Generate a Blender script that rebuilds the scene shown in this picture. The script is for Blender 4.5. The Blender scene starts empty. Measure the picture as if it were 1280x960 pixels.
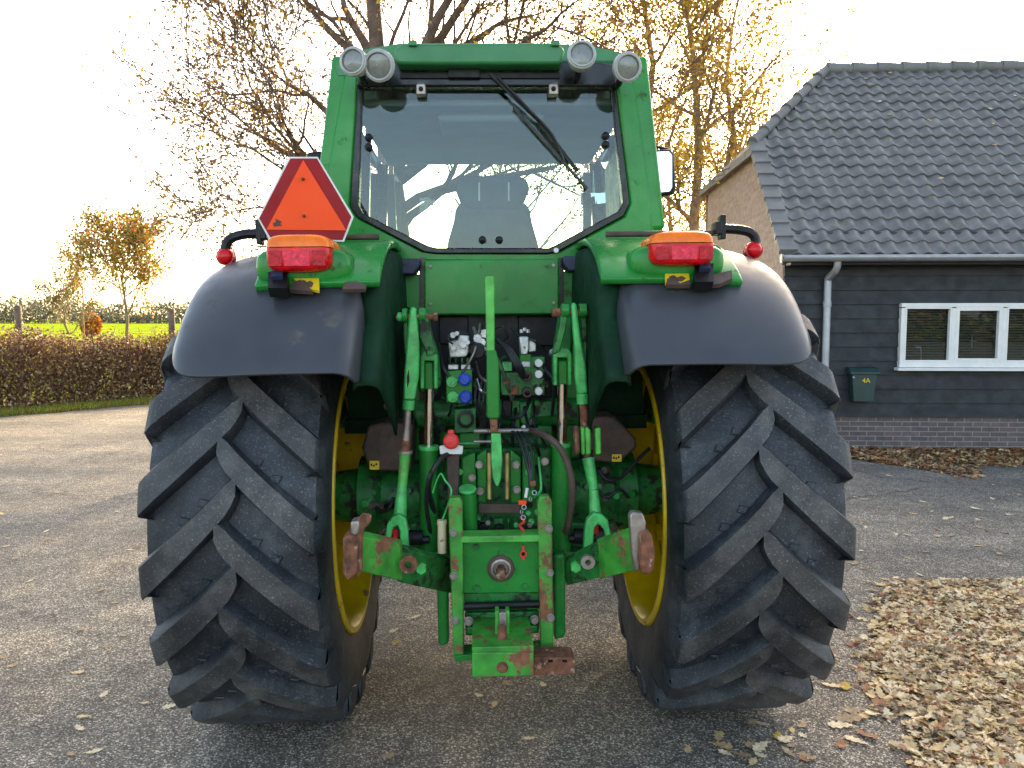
import bpy, bmesh, math, random
import numpy as np
from mathutils import Vector, Matrix
R = math.radians
PI = math.pi
C = bpy.context.scene.collection
sc = bpy.context.scene
# ------------------------------------------------------------------ camera
CAMH, PITCH, FPX = 1.69, R(4.7), 1000.0
cam = bpy.data.objects.new('camera', bpy.data.cameras.new('camera'))
C.objects.link(cam)
cam.location = (0, 0, CAMH)
cam.rotation_euler = (R(90) - PITCH, 0, 0)
cam.data.lens = FPX / 1280 * 36
cam.data.sensor_width = 36
cam.data.clip_end = 2000
cam.data.clip_start = .05
sc.camera = cam
# ------------------------------------------------------------------ light
SUN_EL, SUN_AZ = R(24), R(17)          # azimuth measured from +Y towards +X
w = bpy.data.worlds.new("World"); sc.world = w; w.use_nodes = True
nt = w.node_tree; nt.nodes.clear()
sky = nt.nodes.new('ShaderNodeTexSky'); sky.sky_type = 'NISHITA'; sky.sun_disc = False
sky.sun_elevation = SUN_EL; sky.sun_rotation = SUN_AZ
sky.air_density = .75; sky.dust_density = 2.2; sky.ozone_density = .2
bg = nt.nodes.new('ShaderNodeBackground'); bg.inputs[1].default_value = .15
wo = nt.nodes.new('ShaderNodeOutputWorld')
nt.links.new(sky.outputs[0], bg.inputs[0]); nt.links.new(bg.outputs[0], wo.inputs[0])
sun = bpy.data.objects.new('sun', bpy.data.lights.new('sun', 'SUN')); C.objects.link(sun)
sun.data.energy = 2.1; sun.data.angle = R(1.0); sun.data.color = (1, .86, .66)
sd = Vector((math.sin(SUN_AZ)*math.cos(SUN_EL), math.cos(SUN_AZ)*math.cos(SUN_EL), math.sin(SUN_EL)))
sun.rotation_euler = sd.to_track_quat('Z', 'Y').to_euler()
vs = sc.view_settings; vs.view_transform = 'Standard'; vs.look = 'None'; vs.gamma = 1; vs.use_curve_mapping = False
vs.exposure = 2.5
vs.use_white_balance = True; vs.white_balance_temperature = 7900; vs.white_balance_tint = 8

# ------------------------------------------------------------------ pixel helpers (photo pixels 1280x960 -> real points)
F_ = Vector((0, math.cos(PITCH), -math.sin(PITCH))); U_ = Vector((0, math.sin(PITCH), math.cos(PITCH)))
TX, TY, TROT, TROLL, TZ = -0.051, 3.525, R(2.0), R(-.8), -.006
def ray(px, py): return F_ + Vector((1, 0, 0))*((px-640)/FPX) + U_*((480-py)/FPX)
def W(px, py, Y):
    d = ray(px, py); t = Y/d.y; return Vector((d.x*t, Y, CAMH + d.z*t))
def G(px, py, z=0):
    d = ray(px, py); t = (z-CAMH)/d.z; return Vector((d.x*t, d.y*t, z))
TM = Matrix.Translation((TX, TY, TZ)) @ Matrix.Rotation(TROT, 4, 'Z') @ Matrix.Rotation(TROLL, 4, 'Y')   # the yard falls slightly to the left
TI = TM.inverted()
def L(px, py, ly):
    o = TI @ Vector((0, 0, CAMH)); e = TI.to_3x3() @ ray(px, py); t = (ly-o.y)/e.y; return o + e*t

# ------------------------------------------------------------------ materials
def nodes(m):
    m.use_nodes = True; nt = m.node_tree; nt.nodes.clear()
    o = nt.nodes.new('ShaderNodeOutputMaterial'); return nt, o
def mk(nt, t, **k):
    n = nt.nodes.new(t)
    for a, b in k.items(): setattr(n, a, b)
    return n
def ramp(nt, src, stops):
    r = mk(nt, 'ShaderNodeValToRGB'); e = r.color_ramp.elements
    while len(e) < len(stops): e.new(.5)
    for i, (p, c) in enumerate(stops):
        e[i].position = p; e[i].color = (*c, 1) if len(c) == 3 else c
    nt.links.new(src, r.inputs[0]); return r.outputs[0]
def noise(nt, co, scale, detail=4, rough=.6, vec=None):
    n = mk(nt, 'ShaderNodeTexNoise'); n.inputs['Scale'].default_value = scale; n.inputs['Detail'].default_value = detail
    n.inputs['Roughness'].default_value = rough
    nt.links.new(co, n.inputs['Vector']); return n.outputs[0]
def mixc(nt, f, a, b, mode='MIX'):
    m = mk(nt, 'ShaderNodeMix', data_type='RGBA', blend_type=mode)
    for s, i in ((f, 0), (a, 6), (b, 7)):
        if isinstance(s, (int, float)): m.inputs[i].default_value = s
        elif isinstance(s, tuple): m.inputs[i].default_value = (*s, 1)
        else: nt.links.new(s, m.inputs[i])
    return m.outputs[2]
def bump(nt, h, strength=.3, dist=.01, nrm=None):
    b = mk(nt, 'ShaderNodeBump'); b.inputs['Strength'].default_value = strength; b.inputs['Distance'].default_value = dist
    nt.links.new(h, b.inputs['Height'])
    if nrm is not None: nt.links.new(nrm, b.inputs['Normal'])
    return b.outputs[0]
def mat(name, col, rough=.5, metal=0, var=.25, vscale=8, wear=None, wear_amt=.5, wear_scale=14, bmp=.15, bscale=60, coat=0, spec=.5, speck=None, emis=None):
    """weathered paint / metal / plastic: base colour mottled, optional worn patches of a second colour"""
    m = bpy.data.materials.new(name); nt, o = nodes(m)
    tc = mk(nt, 'ShaderNodeTexCoord').outputs['Object']
    p = mk(nt, 'ShaderNodeBsdfPrincipled')
    n1 = noise(nt, tc, vscale, 6)
    lo = tuple(c*(1-var) for c in col); hi = tuple(min(1, c*(1+var)) for c in col)
    c = ramp(nt, n1, [(.3, lo), (.7, hi)])
    rg = ramp(nt, noise(nt, tc, vscale*2.3, 5), [(.3, (max(0, rough-.12),)*3), (.7, (min(1, rough+.12),)*3)])
    if wear:
        n2 = noise(nt, tc, wear_scale, 8, .7)
        f = ramp(nt, n2, [(wear_amt, (0, 0, 0)), (wear_amt+.05, (1, 1, 1))])
        wc = ramp(nt, noise(nt, tc, wear_scale*3, 4), [(.3, tuple(x*.6 for x in wear)), (.7, tuple(min(1, x*1.4) for x in wear))])
        c = mixc(nt, f, c, wc); rg = mixc(nt, f, rg, (.8, .8, .8))
    if speck:
        n3 = noise(nt, tc, 90, 3, .7)
        f = ramp(nt, n3, [(.62, (0, 0, 0)), (.70, (1, 1, 1))])
        c = mixc(nt, f, c, speck)
    nt.links.new(c, p.inputs['Base Color']); nt.links.new(rg, p.inputs['Roughness'])
    p.inputs['Metallic'].default_value = metal; p.inputs['Coat Weight'].default_value = coat
    p.inputs['Coat Roughness'].default_value = .12
    p.inputs['Specular IOR Level'].default_value = spec
    nt.links.new(bump(nt, noise(nt, tc, bscale, 5), bmp, .004), p.inputs['Normal'])
    if emis: p.inputs['Emission Color'].default_value = (*emis, 1); p.inputs['Emission Strength'].default_value = .0
    nt.links.new(p.outputs[0], o.inputs[0]); return m
RUST = (.20, .075, .035)
M = {}
M['green'] = mat('green_paint', (.006, .20, .030), .30, coat=.08, var=.25, vscale=4, wear=(.03, .09, .02), wear_amt=.61, bmp=.04, spec=.3)
M['green_shaded'] = mat('green_paint_shaded', (.002, .026, .010), .6, spec=.15, var=.5, vscale=8, bmp=.15)  # green with the shade beside the fenders put into the colour
M['green_roof'] = mat('green_roof_paint', (.012, .17, .045), .42, coat=.1, var=.15, vscale=5, bmp=.03)
M['green_dirty'] = mat('green_paint_grimy', (.007, .15, .028), .42, coat=.05, spec=.4, var=.6, vscale=16, wear=(.020, .020, .012), wear_amt=.54, bmp=.3)
M['green_rusty'] = mat('green_paint_rusty', (.030, .27, .030), .5, var=.4, vscale=12, wear=RUST, wear_amt=.53, wear_scale=11, bmp=.35)
M['green_chip'] = mat('green_paint_chipped', (.05, .36, .05), .45, var=.4, vscale=14, wear=(.20, .15, .08), wear_amt=.60, wear_scale=26, bmp=.35)
M['green_light'] = mat('green_paint_scuffed', (.04, .42, .10), .34, var=.4, vscale=18, wear=(.25, .34, .20), wear_amt=.60, wear_scale=25, bmp=.2)
M['rust'] = mat('rusty_steel', (.17, .062, .030), .85, var=.75, vscale=28, wear=(.36, .24, .16), wear_amt=.57, wear_scale=22, bmp=1.0)
M['brown'] = mat('brown_grimy_steel', (.075, .045, .032), .7, var=.4, vscale=14, bmp=.3)
M['steel'] = mat('worn_bare_steel', (.30, .26, .23), .42, .7, var=.4, vscale=18, wear=RUST, wear_amt=.62, bmp=.3)
M['alu'] = mat('cast_aluminium', (.55, .55, .52), .5, .6, var=.3, vscale=30, wear=(.07, .06, .05), wear_amt=.6, wear_scale=40, bmp=.4)
M['chrome'] = mat('chromed_rod', (.62, .58, .56), .15, 1, var=.15, vscale=9, bmp=.05)
M['zinc'] = mat('galvanised_zinc', (.34, .34, .35), .45, .5, var=.15, vscale=5, bmp=.1)
M['brass'] = mat('brass_spring', (.40, .30, .12), .45, .7, var=.4, vscale=20, bmp=.3)
M['black'] = mat('black_plastic', (.006, .006, .007), .45, spec=.3, var=.4, vscale=12, bmp=.1)
M['blackpaint'] = mat('black_frame_paint', (.005, .005, .006), .28, var=.3, spec=.35, coat=.05, bmp=.03)
M['hose'] = mat('rubber_hose', (.014, .014, .016), .5, var=.4, vscale=25, wear=(.10, .09, .08), wear_amt=.62, wear_scale=40)
M['fender'] = mat('faded_black_fender_plastic', (.040, .042, .048), .40, spec=.4, var=.22, vscale=2.5, wear=(.075, .07, .062), wear_amt=.60, wear_scale=5, bmp=.05, bscale=220)
M['navy'] = mat('navy_plastic', (.016, .024, .055), .5, var=.3)
M['blue'] = mat('blue_cap', (.01, .07, .50), .45, var=.25, vscale=30)
M['redcap'] = mat('red_socket_cap', (.70, .035, .03), .45, var=.15, vscale=20)
M['cream'] = mat('cream_plastic', (.62, .50, .30), .5, var=.2, vscale=20, wear=(.3, .22, .1), wear_amt=.62)
M['white'] = mat('white_paint', (.72, .70, .66), .5, var=.12, vscale=14, bmp=.08)
M['trim'] = mat('white_window_frame_paint', (.70, .67, .62), .45, var=.08, vscale=6, bmp=.05)
M['yellow'] = mat('yellow_rim_paint', (.78, .50, .012), .42, var=.22, vscale=6, wear=(.22, .15, .05), wear_amt=.60, wear_scale=8, bmp=.1)
M['sticker'] = mat('yellow_sticker', (.75, .50, .02), .5, var=.1)
M['orange'] = mat('orange_fluorescent_panel', (1.0, .085, .018), .6, spec=.2, var=.07, vscale=3, bmp=.02, speck=None)
M['darkred'] = mat('dark_red_border', (.30, .008, .012), .5, spec=.2, var=.15, bmp=.02)
M['redlens'] = mat('red_lens', (.62, .003, .008), .25, spec=.35, var=.35, vscale=22, coat=.0, bmp=.0)
M['redlens_deep'] = mat('red_lens_deep', (.45, .002, .012), .2, spec=.3, var=.5, vscale=60, bmp=.5, bscale=160)
M['redlens_pale'] = mat('red_lens_reflector', (.80, .03, .06), .25, spec=.3, var=.4, vscale=70, bmp=.6, bscale=160)
M['amberlens'] = mat('amber_lens', (1.0, .16, .004), .25, spec=.35, var=.25, vscale=22, coat=.0, bmp=.0)
M['lampglass'] = mat('work_light_lens', (.16, .17, .15), .16, var=.2, vscale=50, coat=.8, bmp=.6, bscale=120)
M['lampbody'] = mat('work_light_housing', (.36, .37, .35), .5, var=.15, vscale=20)
M['seat'] = mat('grey_seat_fabric', (.045, .060, .075), .9, var=.25, vscale=8, bmp=.1, bscale=30)
M['liner'] = mat('cab_headliner', (.30, .37, .43), .9, var=.1, vscale=3)
M['cabgrey'] = mat('cab_trim_grey', (.15, .16, .15), .8, var=.15, vscale=6)
M['tan'] = mat('tan_speaker_grille', (.13, .12, .09), .8, var=.2, vscale=30)
M['mailbox'] = mat('dark_green_mailbox', (.010, .035, .030), .4, var=.2)
M['blind'] = mat('window_blind', (.42, .44, .40), .6, var=.1)
M['woodpost'] = mat('weathered_wood', (.14, .10, .07), .9, var=.5, vscale=9, bmp=.6, bscale=40)
M['darkroom'] = mat('dark_interior', (.03, .03, .03), .9)

def tyre_mat(name, base, dust, amt):
    m = bpy.data.materials.new(name); nt, o = nodes(m); tc = mk(nt, 'ShaderNodeTexCoord').outputs['Object']
    p = mk(nt, 'ShaderNodeBsdfPrincipled')
    c = ramp(nt, noise(nt, tc, 5, 7), [(.3, tuple(x*.7 for x in base)), (.72, tuple(x*1.4 for x in base))])
    f = ramp(nt, noise(nt, tc, 9, 9, .75), [(amt, (0, 0, 0)), (amt+.16, (.8, .8, .8))])
    c = mixc(nt, f, c, dust)
    sp = ramp(nt, noise(nt, tc, 160, 2, .6), [(.60, (0, 0, 0)), (.70, (.6, .6, .6))])
    c = mixc(nt, sp, c, tuple(x*3 for x in dust))
    # pale scuffs and moulding marks
    mp = mk(nt, 'ShaderNodeMapping'); nt.links.new(tc, mp.inputs[0]); mp.inputs['Scale'].default_value = (3, 14, 9)
    s2 = ramp(nt, noise(nt, mp.outputs[0], 3, 6, .8), [(.63, (0, 0, 0)), (.72, (.6, .6, .6))])
    c = mixc(nt, s2, c, (.17, .17, .165))
    big = ramp(nt, noise(nt, tc, 2.2, 5, .6), [(.35, (.65, .65, .67)), (.65, (1.5, 1.46, 1.4))]); c = mixc(nt, 1.0, c, big, 'MULTIPLY')
    nt.links.new(c, p.inputs['Base Color'])
    nt.links.new(ramp(nt, noise(nt, tc, 6, 4), [(.3, (.42,)*3), (.7, (.66,)*3)]), p.inputs['Roughness'])
    b1 = bump(nt, noise(nt, tc, 26, 6, .7), .45, .008)
    nt.links.new(bump(nt, noise(nt, tc, 200, 3), .35, .003, b1), p.inputs['Normal'])
    nt.links.new(p.outputs[0], o.inputs[0]); return m
M['tyre'] = tyre_mat('tyre_rubber', (.015, .019, .024), (.052, .057, .063), .50)
M['tread'] = tyre_mat('tyre_lug_worn_top', (.034, .034, .034), (.078, .075, .070), .46)

def glass_mat(name, tint, ior=1.5, rough=0.0, extra=0.0):
    m = bpy.data.materials.new(name); nt, o = nodes(m)
    t = mk(nt, 'ShaderNodeBsdfTransparent'); t.inputs[0].default_value = (*tint, 1)
    g = mk(nt, 'ShaderNodeBsdfGlossy'); g.inputs['Roughness'].default_value = rough; g.inputs[0].default_value = (.9, .95, 1, 1)
    f = mk(nt, 'ShaderNodeFresnel'); f.inputs[0].default_value = ior
    a = mk(nt, 'ShaderNodeMath', operation='ADD'); a.inputs[1].default_value = extra; nt.links.new(f.outputs[0], a.inputs[0])
    x = mk(nt, 'ShaderNodeMixShader'); nt.links.new(a.outputs[0], x.inputs[0]); nt.links.new(t.outputs[0], x.inputs[1]); nt.links.new(g.outputs[0], x.inputs[2])
    nt.links.new(x.outputs[0], o.inputs[0]); return m
M['glass'] = glass_mat('cab_glass', (.86, .93, .91), 1.42, 0, 0)
M['sideglass'] = glass_mat('cab_side_glass', (.60, .70, .64), 1.45, 0)
M['houseglass'] = glass_mat('house_window_glass', (.6, .65, .63), 1.4, 0, 0)
m = bpy.data.materials.new('mirror_glass'); nt, o = nodes(m); g = mk(nt, 'ShaderNodeBsdfGlossy'); g.inputs[0].default_value = (.75, .8, .82, 1); g.inputs['Roughness'].default_value = .03
nt.links.new(g.outputs[0], o.inputs[0]); M['mirror'] = m

def leaf_mat(name, col, trans=.45, var=.3):
    m = bpy.data.materials.new(name); nt, o = nodes(m); tc = mk(nt, 'ShaderNodeTexCoord').outputs['Object']
    c = ramp(nt, noise(nt, tc, 6, 4), [(.3, tuple(x*(1-var) for x in col)), (.7, tuple(min(1, x*(1+var)) for x in col))])
    d = mk(nt, 'ShaderNodeBsdfPrincipled'); d.inputs['Roughness'].default_value = .6; nt.links.new(c, d.inputs['Base Color'])
    t = mk(nt, 'ShaderNodeBsdfTranslucent'); nt.links.new(c, t.inputs[0])
    x = mk(nt, 'ShaderNodeMixShader'); x.inputs[0].default_value = trans
    nt.links.new(d.outputs[0], x.inputs[1]); nt.links.new(t.outputs[0], x.inputs[2]); nt.links.new(x.outputs[0], o.inputs[0]); return m
LM = {k: leaf_mat('leaf_'+k, c, t) for k, c, t in [
    ('rust', (.20, .075, .02), .5), ('brown', (.21, .105, .045), .25), ('ochre', (.34, .19, .035), .5), ('yellow', (.46, .31, .04), .5),
    ('olive', (.12, .12, .02), .5), ('green', (.07, .11, .02), .5), ('orange', (.45, .13, .02), .5), ('purple', (.15, .065, .055), .15),
    ('dry', (.36, .25, .14), .2), ('pale', (.74, .60, .38), .2), ('straw', (.64, .46, .22), .2), ('dark', (.10, .055, .03), .2),
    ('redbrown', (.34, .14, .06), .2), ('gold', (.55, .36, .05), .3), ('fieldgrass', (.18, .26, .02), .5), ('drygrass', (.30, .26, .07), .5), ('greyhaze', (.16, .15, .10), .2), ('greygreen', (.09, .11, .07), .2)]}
def bark_mat(name, col):
    m = bpy.data.materials.new(name); nt, o = nodes(m); tc = mk(nt, 'ShaderNodeTexCoord').outputs['Object']
    p = mk(nt, 'ShaderNodeBsdfPrincipled'); p.inputs['Roughness'].default_value = .9
    nt.links.new(ramp(nt, noise(nt, tc, 7, 8, .7), [(.3, tuple(x*.5 for x in col)), (.7, tuple(x*1.6 for x in col))]), p.inputs['Base Color'])
    nt.links.new(bump(nt, noise(nt, tc, 22, 6), .8, .02), p.inputs['Normal']); nt.links.new(p.outputs[0], o.inputs[0]); return m
M['bark'] = bark_mat('oak_bark', (.13, .085, .06)); M['barklight'] = bark_mat('young_bark', (.24, .17, .10)); M['twig'] = bark_mat('hedge_twig', (.14, .085, .07))

# asphalt
m = bpy.data.materials.new('asphalt'); nt, o = nodes(m); tc = mk(nt, 'ShaderNodeTexCoord').outputs['Object']
p = mk(nt, 'ShaderNodeBsdfPrincipled')
v = mk(nt, 'ShaderNodeTexVoronoi'); v.inputs['Scale'].default_value = 165; nt.links.new(tc, v.inputs['Vector'])
sep = mk(nt, 'ShaderNodeSeparateColor'); nt.links.new(v.outputs['Color'], sep.inputs[0])
c = ramp(nt, sep.outputs[0], [(.0, (.038, .034, .029)), (.5, (.096, .088, .077)), (.82, (.18, .165, .143)), (.95, (.42, .39, .34))])
big = ramp(nt, noise(nt, tc, .8, 8, .68), [(.32, (.62, .62, .63)), (.5, (1.05, 1.03, 1.0)), (.68, (1.45, 1.4, 1.32))])
c = mixc(nt, 1.0, c, big, 'MULTIPLY')
med = ramp(nt, noise(nt, tc, 9, 5, .7), [(.35, (.75, .75, .75)), (.65, (1.2, 1.2, 1.2))]); c = mixc(nt, 1.0, c, med, 'MULTIPLY')
# worn carriageway bands running along the road, paler than the yard
mp = mk(nt, 'ShaderNodeMapping'); nt.links.new(tc, mp.inputs[0]); mp.inputs['Rotation'].default_value = (0, 0, R(-24)); mp.inputs['Scale'].default_value = (.04, .55, 1)
band = ramp(nt, noise(nt, mp.outputs[0], 1.5, 4, .6), [(.40, (.85, .85, .86)), (.62, (1.55, 1.48, 1.36))]); 
c = mixc(nt, 1.0, c, band, 'MULTIPLY')
# hairline cracks and old oil stains
dn = mk(nt, 'ShaderNodeTexNoise'); dn.inputs['Scale'].default_value = 1.8; dn.inputs['Detail'].default_value = 6; nt.links.new(tc, dn.inputs['Vector'])
va = mk(nt, 'ShaderNodeVectorMath', operation='MULTIPLY_ADD'); nt.links.new(dn.outputs['Color'], va.inputs[0]); va.inputs[1].default_value = (.9, .9, 0); nt.links.new(tc, va.inputs[2])
cv = mk(nt, 'ShaderNodeTexVoronoi', feature='DISTANCE_TO_EDGE'); cv.inputs['Scale'].default_value = .32; nt.links.new(va.outputs[0], cv.inputs['Vector'])
ck = ramp(nt, cv.outputs['Distance'], [(.0, (.35, .35, .35)), (.0035, (1, 1, 1))]); c = mixc(nt, .8, c, ck, 'MULTIPLY')
st_n = ramp(nt, noise(nt, tc, 1.6, 3, .5), [(.64, (1, 1, 1)), (.74, (.62, .61, .60))]); c = mixc(nt, 1.0, c, st_n, 'MULTIPLY')
nt.links.new(c, p.inputs['Base Color']); p.inputs['Roughness'].default_value = .82; p.inputs['Specular IOR Level'].default_value = .35
b1 = bump(nt, v.outputs['Distance'], .9, .004); nt.links.new(bump(nt, noise(nt, tc, 35, 5), .35, .01, b1), p.inputs['Normal'])
nt.links.new(p.outputs[0], o.inputs[0]); M['asphalt'] = m
# field
m = bpy.data.materials.new('pasture'); nt, o = nodes(m); tc = mk(nt, 'ShaderNodeTexCoord').outputs['Object']
p = mk(nt, 'ShaderNodeBsdfPrincipled'); p.inputs['Roughness'].default_value = 1; p.inputs['Specular IOR Level'].default_value = 0
c = ramp(nt, noise(nt, tc, .15, 8, .65), [(.3, (.13, .19, .02)), (.5, (.20, .27, .02)), (.7, (.30, .33, .04))])
nt.links.new(c, p.inputs['Base Color']); nt.links.new(bump(nt, noise(nt, tc, 5, 6), 1, .15), p.inputs['Normal']); 
nt.links.new(p.outputs[0], o.inputs[0]); M['field'] = m
# brick
def brick_mat(name, c1, c2, mort, axis):
    m = bpy.data.materials.new(name); nt, o = nodes(m); tc = mk(nt, 'ShaderNodeTexCoord').outputs['Object']
    s = mk(nt, 'ShaderNodeSeparateXYZ'); nt.links.new(tc, s.inputs[0]); cb = mk(nt, 'ShaderNodeCombineXYZ')
    nt.links.new(s.outputs[axis], cb.inputs[0]); nt.links.new(s.outputs[2], cb.inputs[1])
    b = mk(nt, 'ShaderNodeTexBrick'); nt.links.new(cb.outputs[0], b.inputs[0]); b.inputs['Scale'].default_value = 1
    b.inputs['Brick Width'].default_value = .22; b.inputs['Row Height'].default_value = .0625; b.inputs['Mortar Size'].default_value = .006
    b.inputs['Color1'].default_value = (*c1, 1); b.inputs['Color2'].default_value = (*c2, 1); b.inputs['Mortar'].default_value = (*mort, 1)
    c = mixc(nt, .6, b.outputs[0], ramp(nt, noise(nt, tc, 12, 6), [(.3, (.55, .55, .55)), (.7, (1.3, 1.3, 1.3))]), 'MULTIPLY')
    p = mk(nt, 'ShaderNodeBsdfPrincipled'); p.inputs['Roughness'].default_value = .85; nt.links.new(c, p.inputs['Base Color'])
    iv = mk(nt, 'ShaderNodeMath', operation='SUBTRACT'); iv.inputs[0].default_value = 1; nt.links.new(b.outputs['Fac'], iv.inputs[1])
    b1 = bump(nt, iv.outputs[0], .8, .008); nt.links.new(bump(nt, noise(nt, tc, 60, 5), .4, .004, b1), p.inputs['Normal'])
    nt.links.new(p.outputs[0], o.inputs[0]); return m
M['plinth'] = brick_mat('plinth_brick', (.10, .075, .07), (.15, .105, .095), (.24, .225, .21), 0)
M['gable'] = brick_mat('gable_brick', (.42, .27, .20), (.52, .35, .27), (.46, .37, .31), 1)
M['board'] = mat('black_stained_board', (.011, .012, .014), .62, var=.35, vscale=3, bmp=.4, bscale=40)
M['tile'] = mat('slate_grey_glazed_tile', (.128, .119, .112), .50, var=.35, vscale=4.5, bmp=.3, bscale=60, wear=(.13, .14, .09), wear_amt=.60, wear_scale=6)
M['verge'] = mat('slate_grey_verge_tile', (.15, .14, .132), .6, var=.25, vscale=3)

# ------------------------------------------------------------------ mesh helpers
class MB:
    def __init__(s): s.v = []; s.f = []; s.m = []; s.mi = 0
    def add(s, vs, fs):
        n = len(s.v); s.v += [tuple(v) for v in vs]; s.f += [tuple(i+n for i in f) for f in fs]; s.m += [s.mi]*len(fs)
    def box(s, c, d, rot=None):
        x, y, z = d[0]/2, d[1]/2, d[2]/2; vs = [Vector((i*x, j*y, k*z)) for i in (-1, 1) for j in (-1, 1) for k in (-1, 1)]
        if rot is not None: vs = [rot @ v for v in vs]
        c = Vector(c); s.add([v+c for v in vs], [(0, 1, 3, 2), (4, 6, 7, 5), (0, 4, 5, 1), (2, 3, 7, 6), (0, 2, 6, 4), (1, 5, 7, 3)]); return s
    def beam(s, a, b, w_, h_, up=(0, 1, 0), w2=None, h2=None):
        a, b = Vector(a), Vector(b); d = (b-a).normalized(); up = Vector(up); sx = d.cross(up).normalized(); sy = sx.cross(d)
        vs = []
        for q, ww, hh in ((a, w_, h_), (b, w2 or w_, h2 or h_)):
            for i, j in ((-1, -1), (1, -1), (1, 1), (-1, 1)): vs.append(q + sx*i*ww/2 + sy*j*hh/2)
        s.add(vs, [(3, 2, 1, 0), (4, 5, 6, 7), (0, 1, 5, 4), (1, 2, 6, 5), (2, 3, 7, 6), (3, 0, 4, 7)]); return s
    def tube(s, pts, r, n=12, caps=True):
        pts = [Vector(p) for p in pts]; rs = r if isinstance(r, (list, tuple)) else [r]*len(pts); vs = []; ref = None
        for i, p in enumerate(pts):
            t = (pts[min(i+1, len(pts)-1)] - pts[max(i-1, 0)]).normalized()
            if ref is None: ref = Vector((0, 0, 1)) if abs(t.z) < .9 else Vector((1, 0, 0))
            a = (ref - t*ref.dot(t)).normalized(); ref = a; b = t.cross(a)
            for k in range(n):
                an = 2*PI*k/n; vs.append(p + (a*math.cos(an)+b*math.sin(an))*rs[i])
        fs = [(i*n+k, i*n+(k+1) % n, (i+1)*n+(k+1) % n, (i+1)*n+k) for i in range(len(pts)-1) for k in range(n)]
        if caps: fs += [tuple(range(n))[::-1], tuple((len(pts)-1)*n+k for k in range(n))]
        s.add(vs, fs); return s
    def cyl(s, a, b, r, n=20, r2=None): return s.tube([a, b], [r, r2 if r2 is not None else r], n)
    def prism(s, poly, y0, y1):       # poly: list of (x,z), extruded along local y
        n = len(poly); A = sum(poly[i][0]*poly[(i+1) % n][1]-poly[(i+1) % n][0]*poly[i][1] for i in range(n))
        if A < 0: poly = poly[::-1]
        vs = [(x, y0, z) for x, z in poly] + [(x, y1, z) for x, z in poly]
        s.add(vs, [tuple(range(n)), tuple(range(2*n-1, n-1, -1))] + [(i+n, (i+1) % n+n, (i+1) % n, i)for i in range(n)]); return s
    def lathe(s, prof, c, ax, n=32, closed=False):   # prof: (along axis, radius)
        ax = Vector(ax).normalized(); c = Vector(c); ref = Vector((0, 0, 1)) if abs(ax.z) < .9 else Vector((1, 0, 0)); a = (ref-ax*ref.dot(ax)).normalized(); b = ax.cross(a)
        vs = [c+ax*h+(a*math.cos(2*PI*k/n)+b*math.sin(2*PI*k/n))*r for h, r in prof for k in range(n)]
        m = len(prof); fs = [(i*n+k, i*n+(k+1) % n, ((i+1) % m)*n+(k+1) % n, ((i+1) % m)*n+k) for i in range(m if closed else m-1) for k in range(n)]
        s.add(vs, fs); return s
    def ball(s, c, r, n=14, sc_=(1, 1, 1)):
        c = Vector(c); vs = []; m = n//2
        for i in range(1, m):
            t = PI*i/m
            for k in range(n): vs.append(c+Vector((r*sc_[0]*math.sin(t)*math.cos(2*PI*k/n), r*sc_[1]*math.sin(t)*math.sin(2*PI*k/n), r*sc_[2]*math.cos(t))))
        top = len(vs); vs += [c+Vector((0, 0, r*sc_[2])), c-Vector((0, 0, r*sc_[2]))]
        fs = [(i*n+k, (i+1)*n+k, (i+1)*n+(k+1) % n, i*n+(k+1) % n) for i in range(m-2) for k in range(n)]
        fs += [(top, k, (k+1) % n) for k in range(n)] + [(top+1, (m-2)*n+(k+1) % n, (m-2)*n+k) for k in range(n)]
        s.add(vs, fs); return s
    def grid(s, P):                       # P[i][j] points
        a, b = len(P), len(P[0]); s.add([q for row in P for q in row], [(i*b+j, i*b+j+1, (i+1)*b+j+1, (i+1)*b+j) for i in range(a-1) for j in range(b-1)]); return s
    def build(s, name, mats, parent=None, smooth=True, bevel=0, angle=35, solid=0, fix=True, bseg=2):
        me = bpy.data.meshes.new(name); me.from_pydata(s.v, [], s.f)
        mats = mats if isinstance(mats, list) else [mats]
        for q in mats: me.materials.append(M[q] if isinstance(q, str) else q)
        if len(mats) > 1: me.polygons.foreach_set('material_index', s.m)
        if fix:
            bm = bmesh.new(); bm.from_mesh(me); bmesh.ops.recalc_face_normals(bm, faces=bm.faces); bm.to_mesh(me); bm.free()
        if smooth:
            me.polygons.foreach_set('use_smooth', [True]*len(me.polygons)); me.set_sharp_from_angle(angle=R(angle))
        o = bpy.data.objects.new(name, me); C.objects.link(o)
        if parent: o.parent = parent
        if solid:
            q = o.modifiers.new('solid', 'SOLIDIFY'); q.thickness = solid; q.offset = 0
        if bevel:
            q = o.modifiers.new('bevel', 'BEVEL'); q.width = bevel; q.segments = bseg; q.limit_method = 'ANGLE'; q.angle_limit = R(40); q.harden_normals = False
        return o
def tag(o, label=None, cat=None, group=None, kind=None):
    if label: o['label'] = label
    if cat: o['category'] = cat
    if group: o['group'] = group
    if kind: o['kind'] = kind
    return o
def empty(name, loc=(0, 0, 0), rz=0, parent=None):
    o = bpy.data.objects.new(name, None); C.objects.link(o); o.location = loc; o.rotation_euler = (0, 0, rz); o.empty_display_size = .2
    if parent: o.parent = parent
    return o
def copy_tree(o, parent=None):
    c = o.copy(); C.objects.link(c)
    if parent: c.parent = parent
    for ch in list(o.children): copy_tree(ch, c)
    return c
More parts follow.
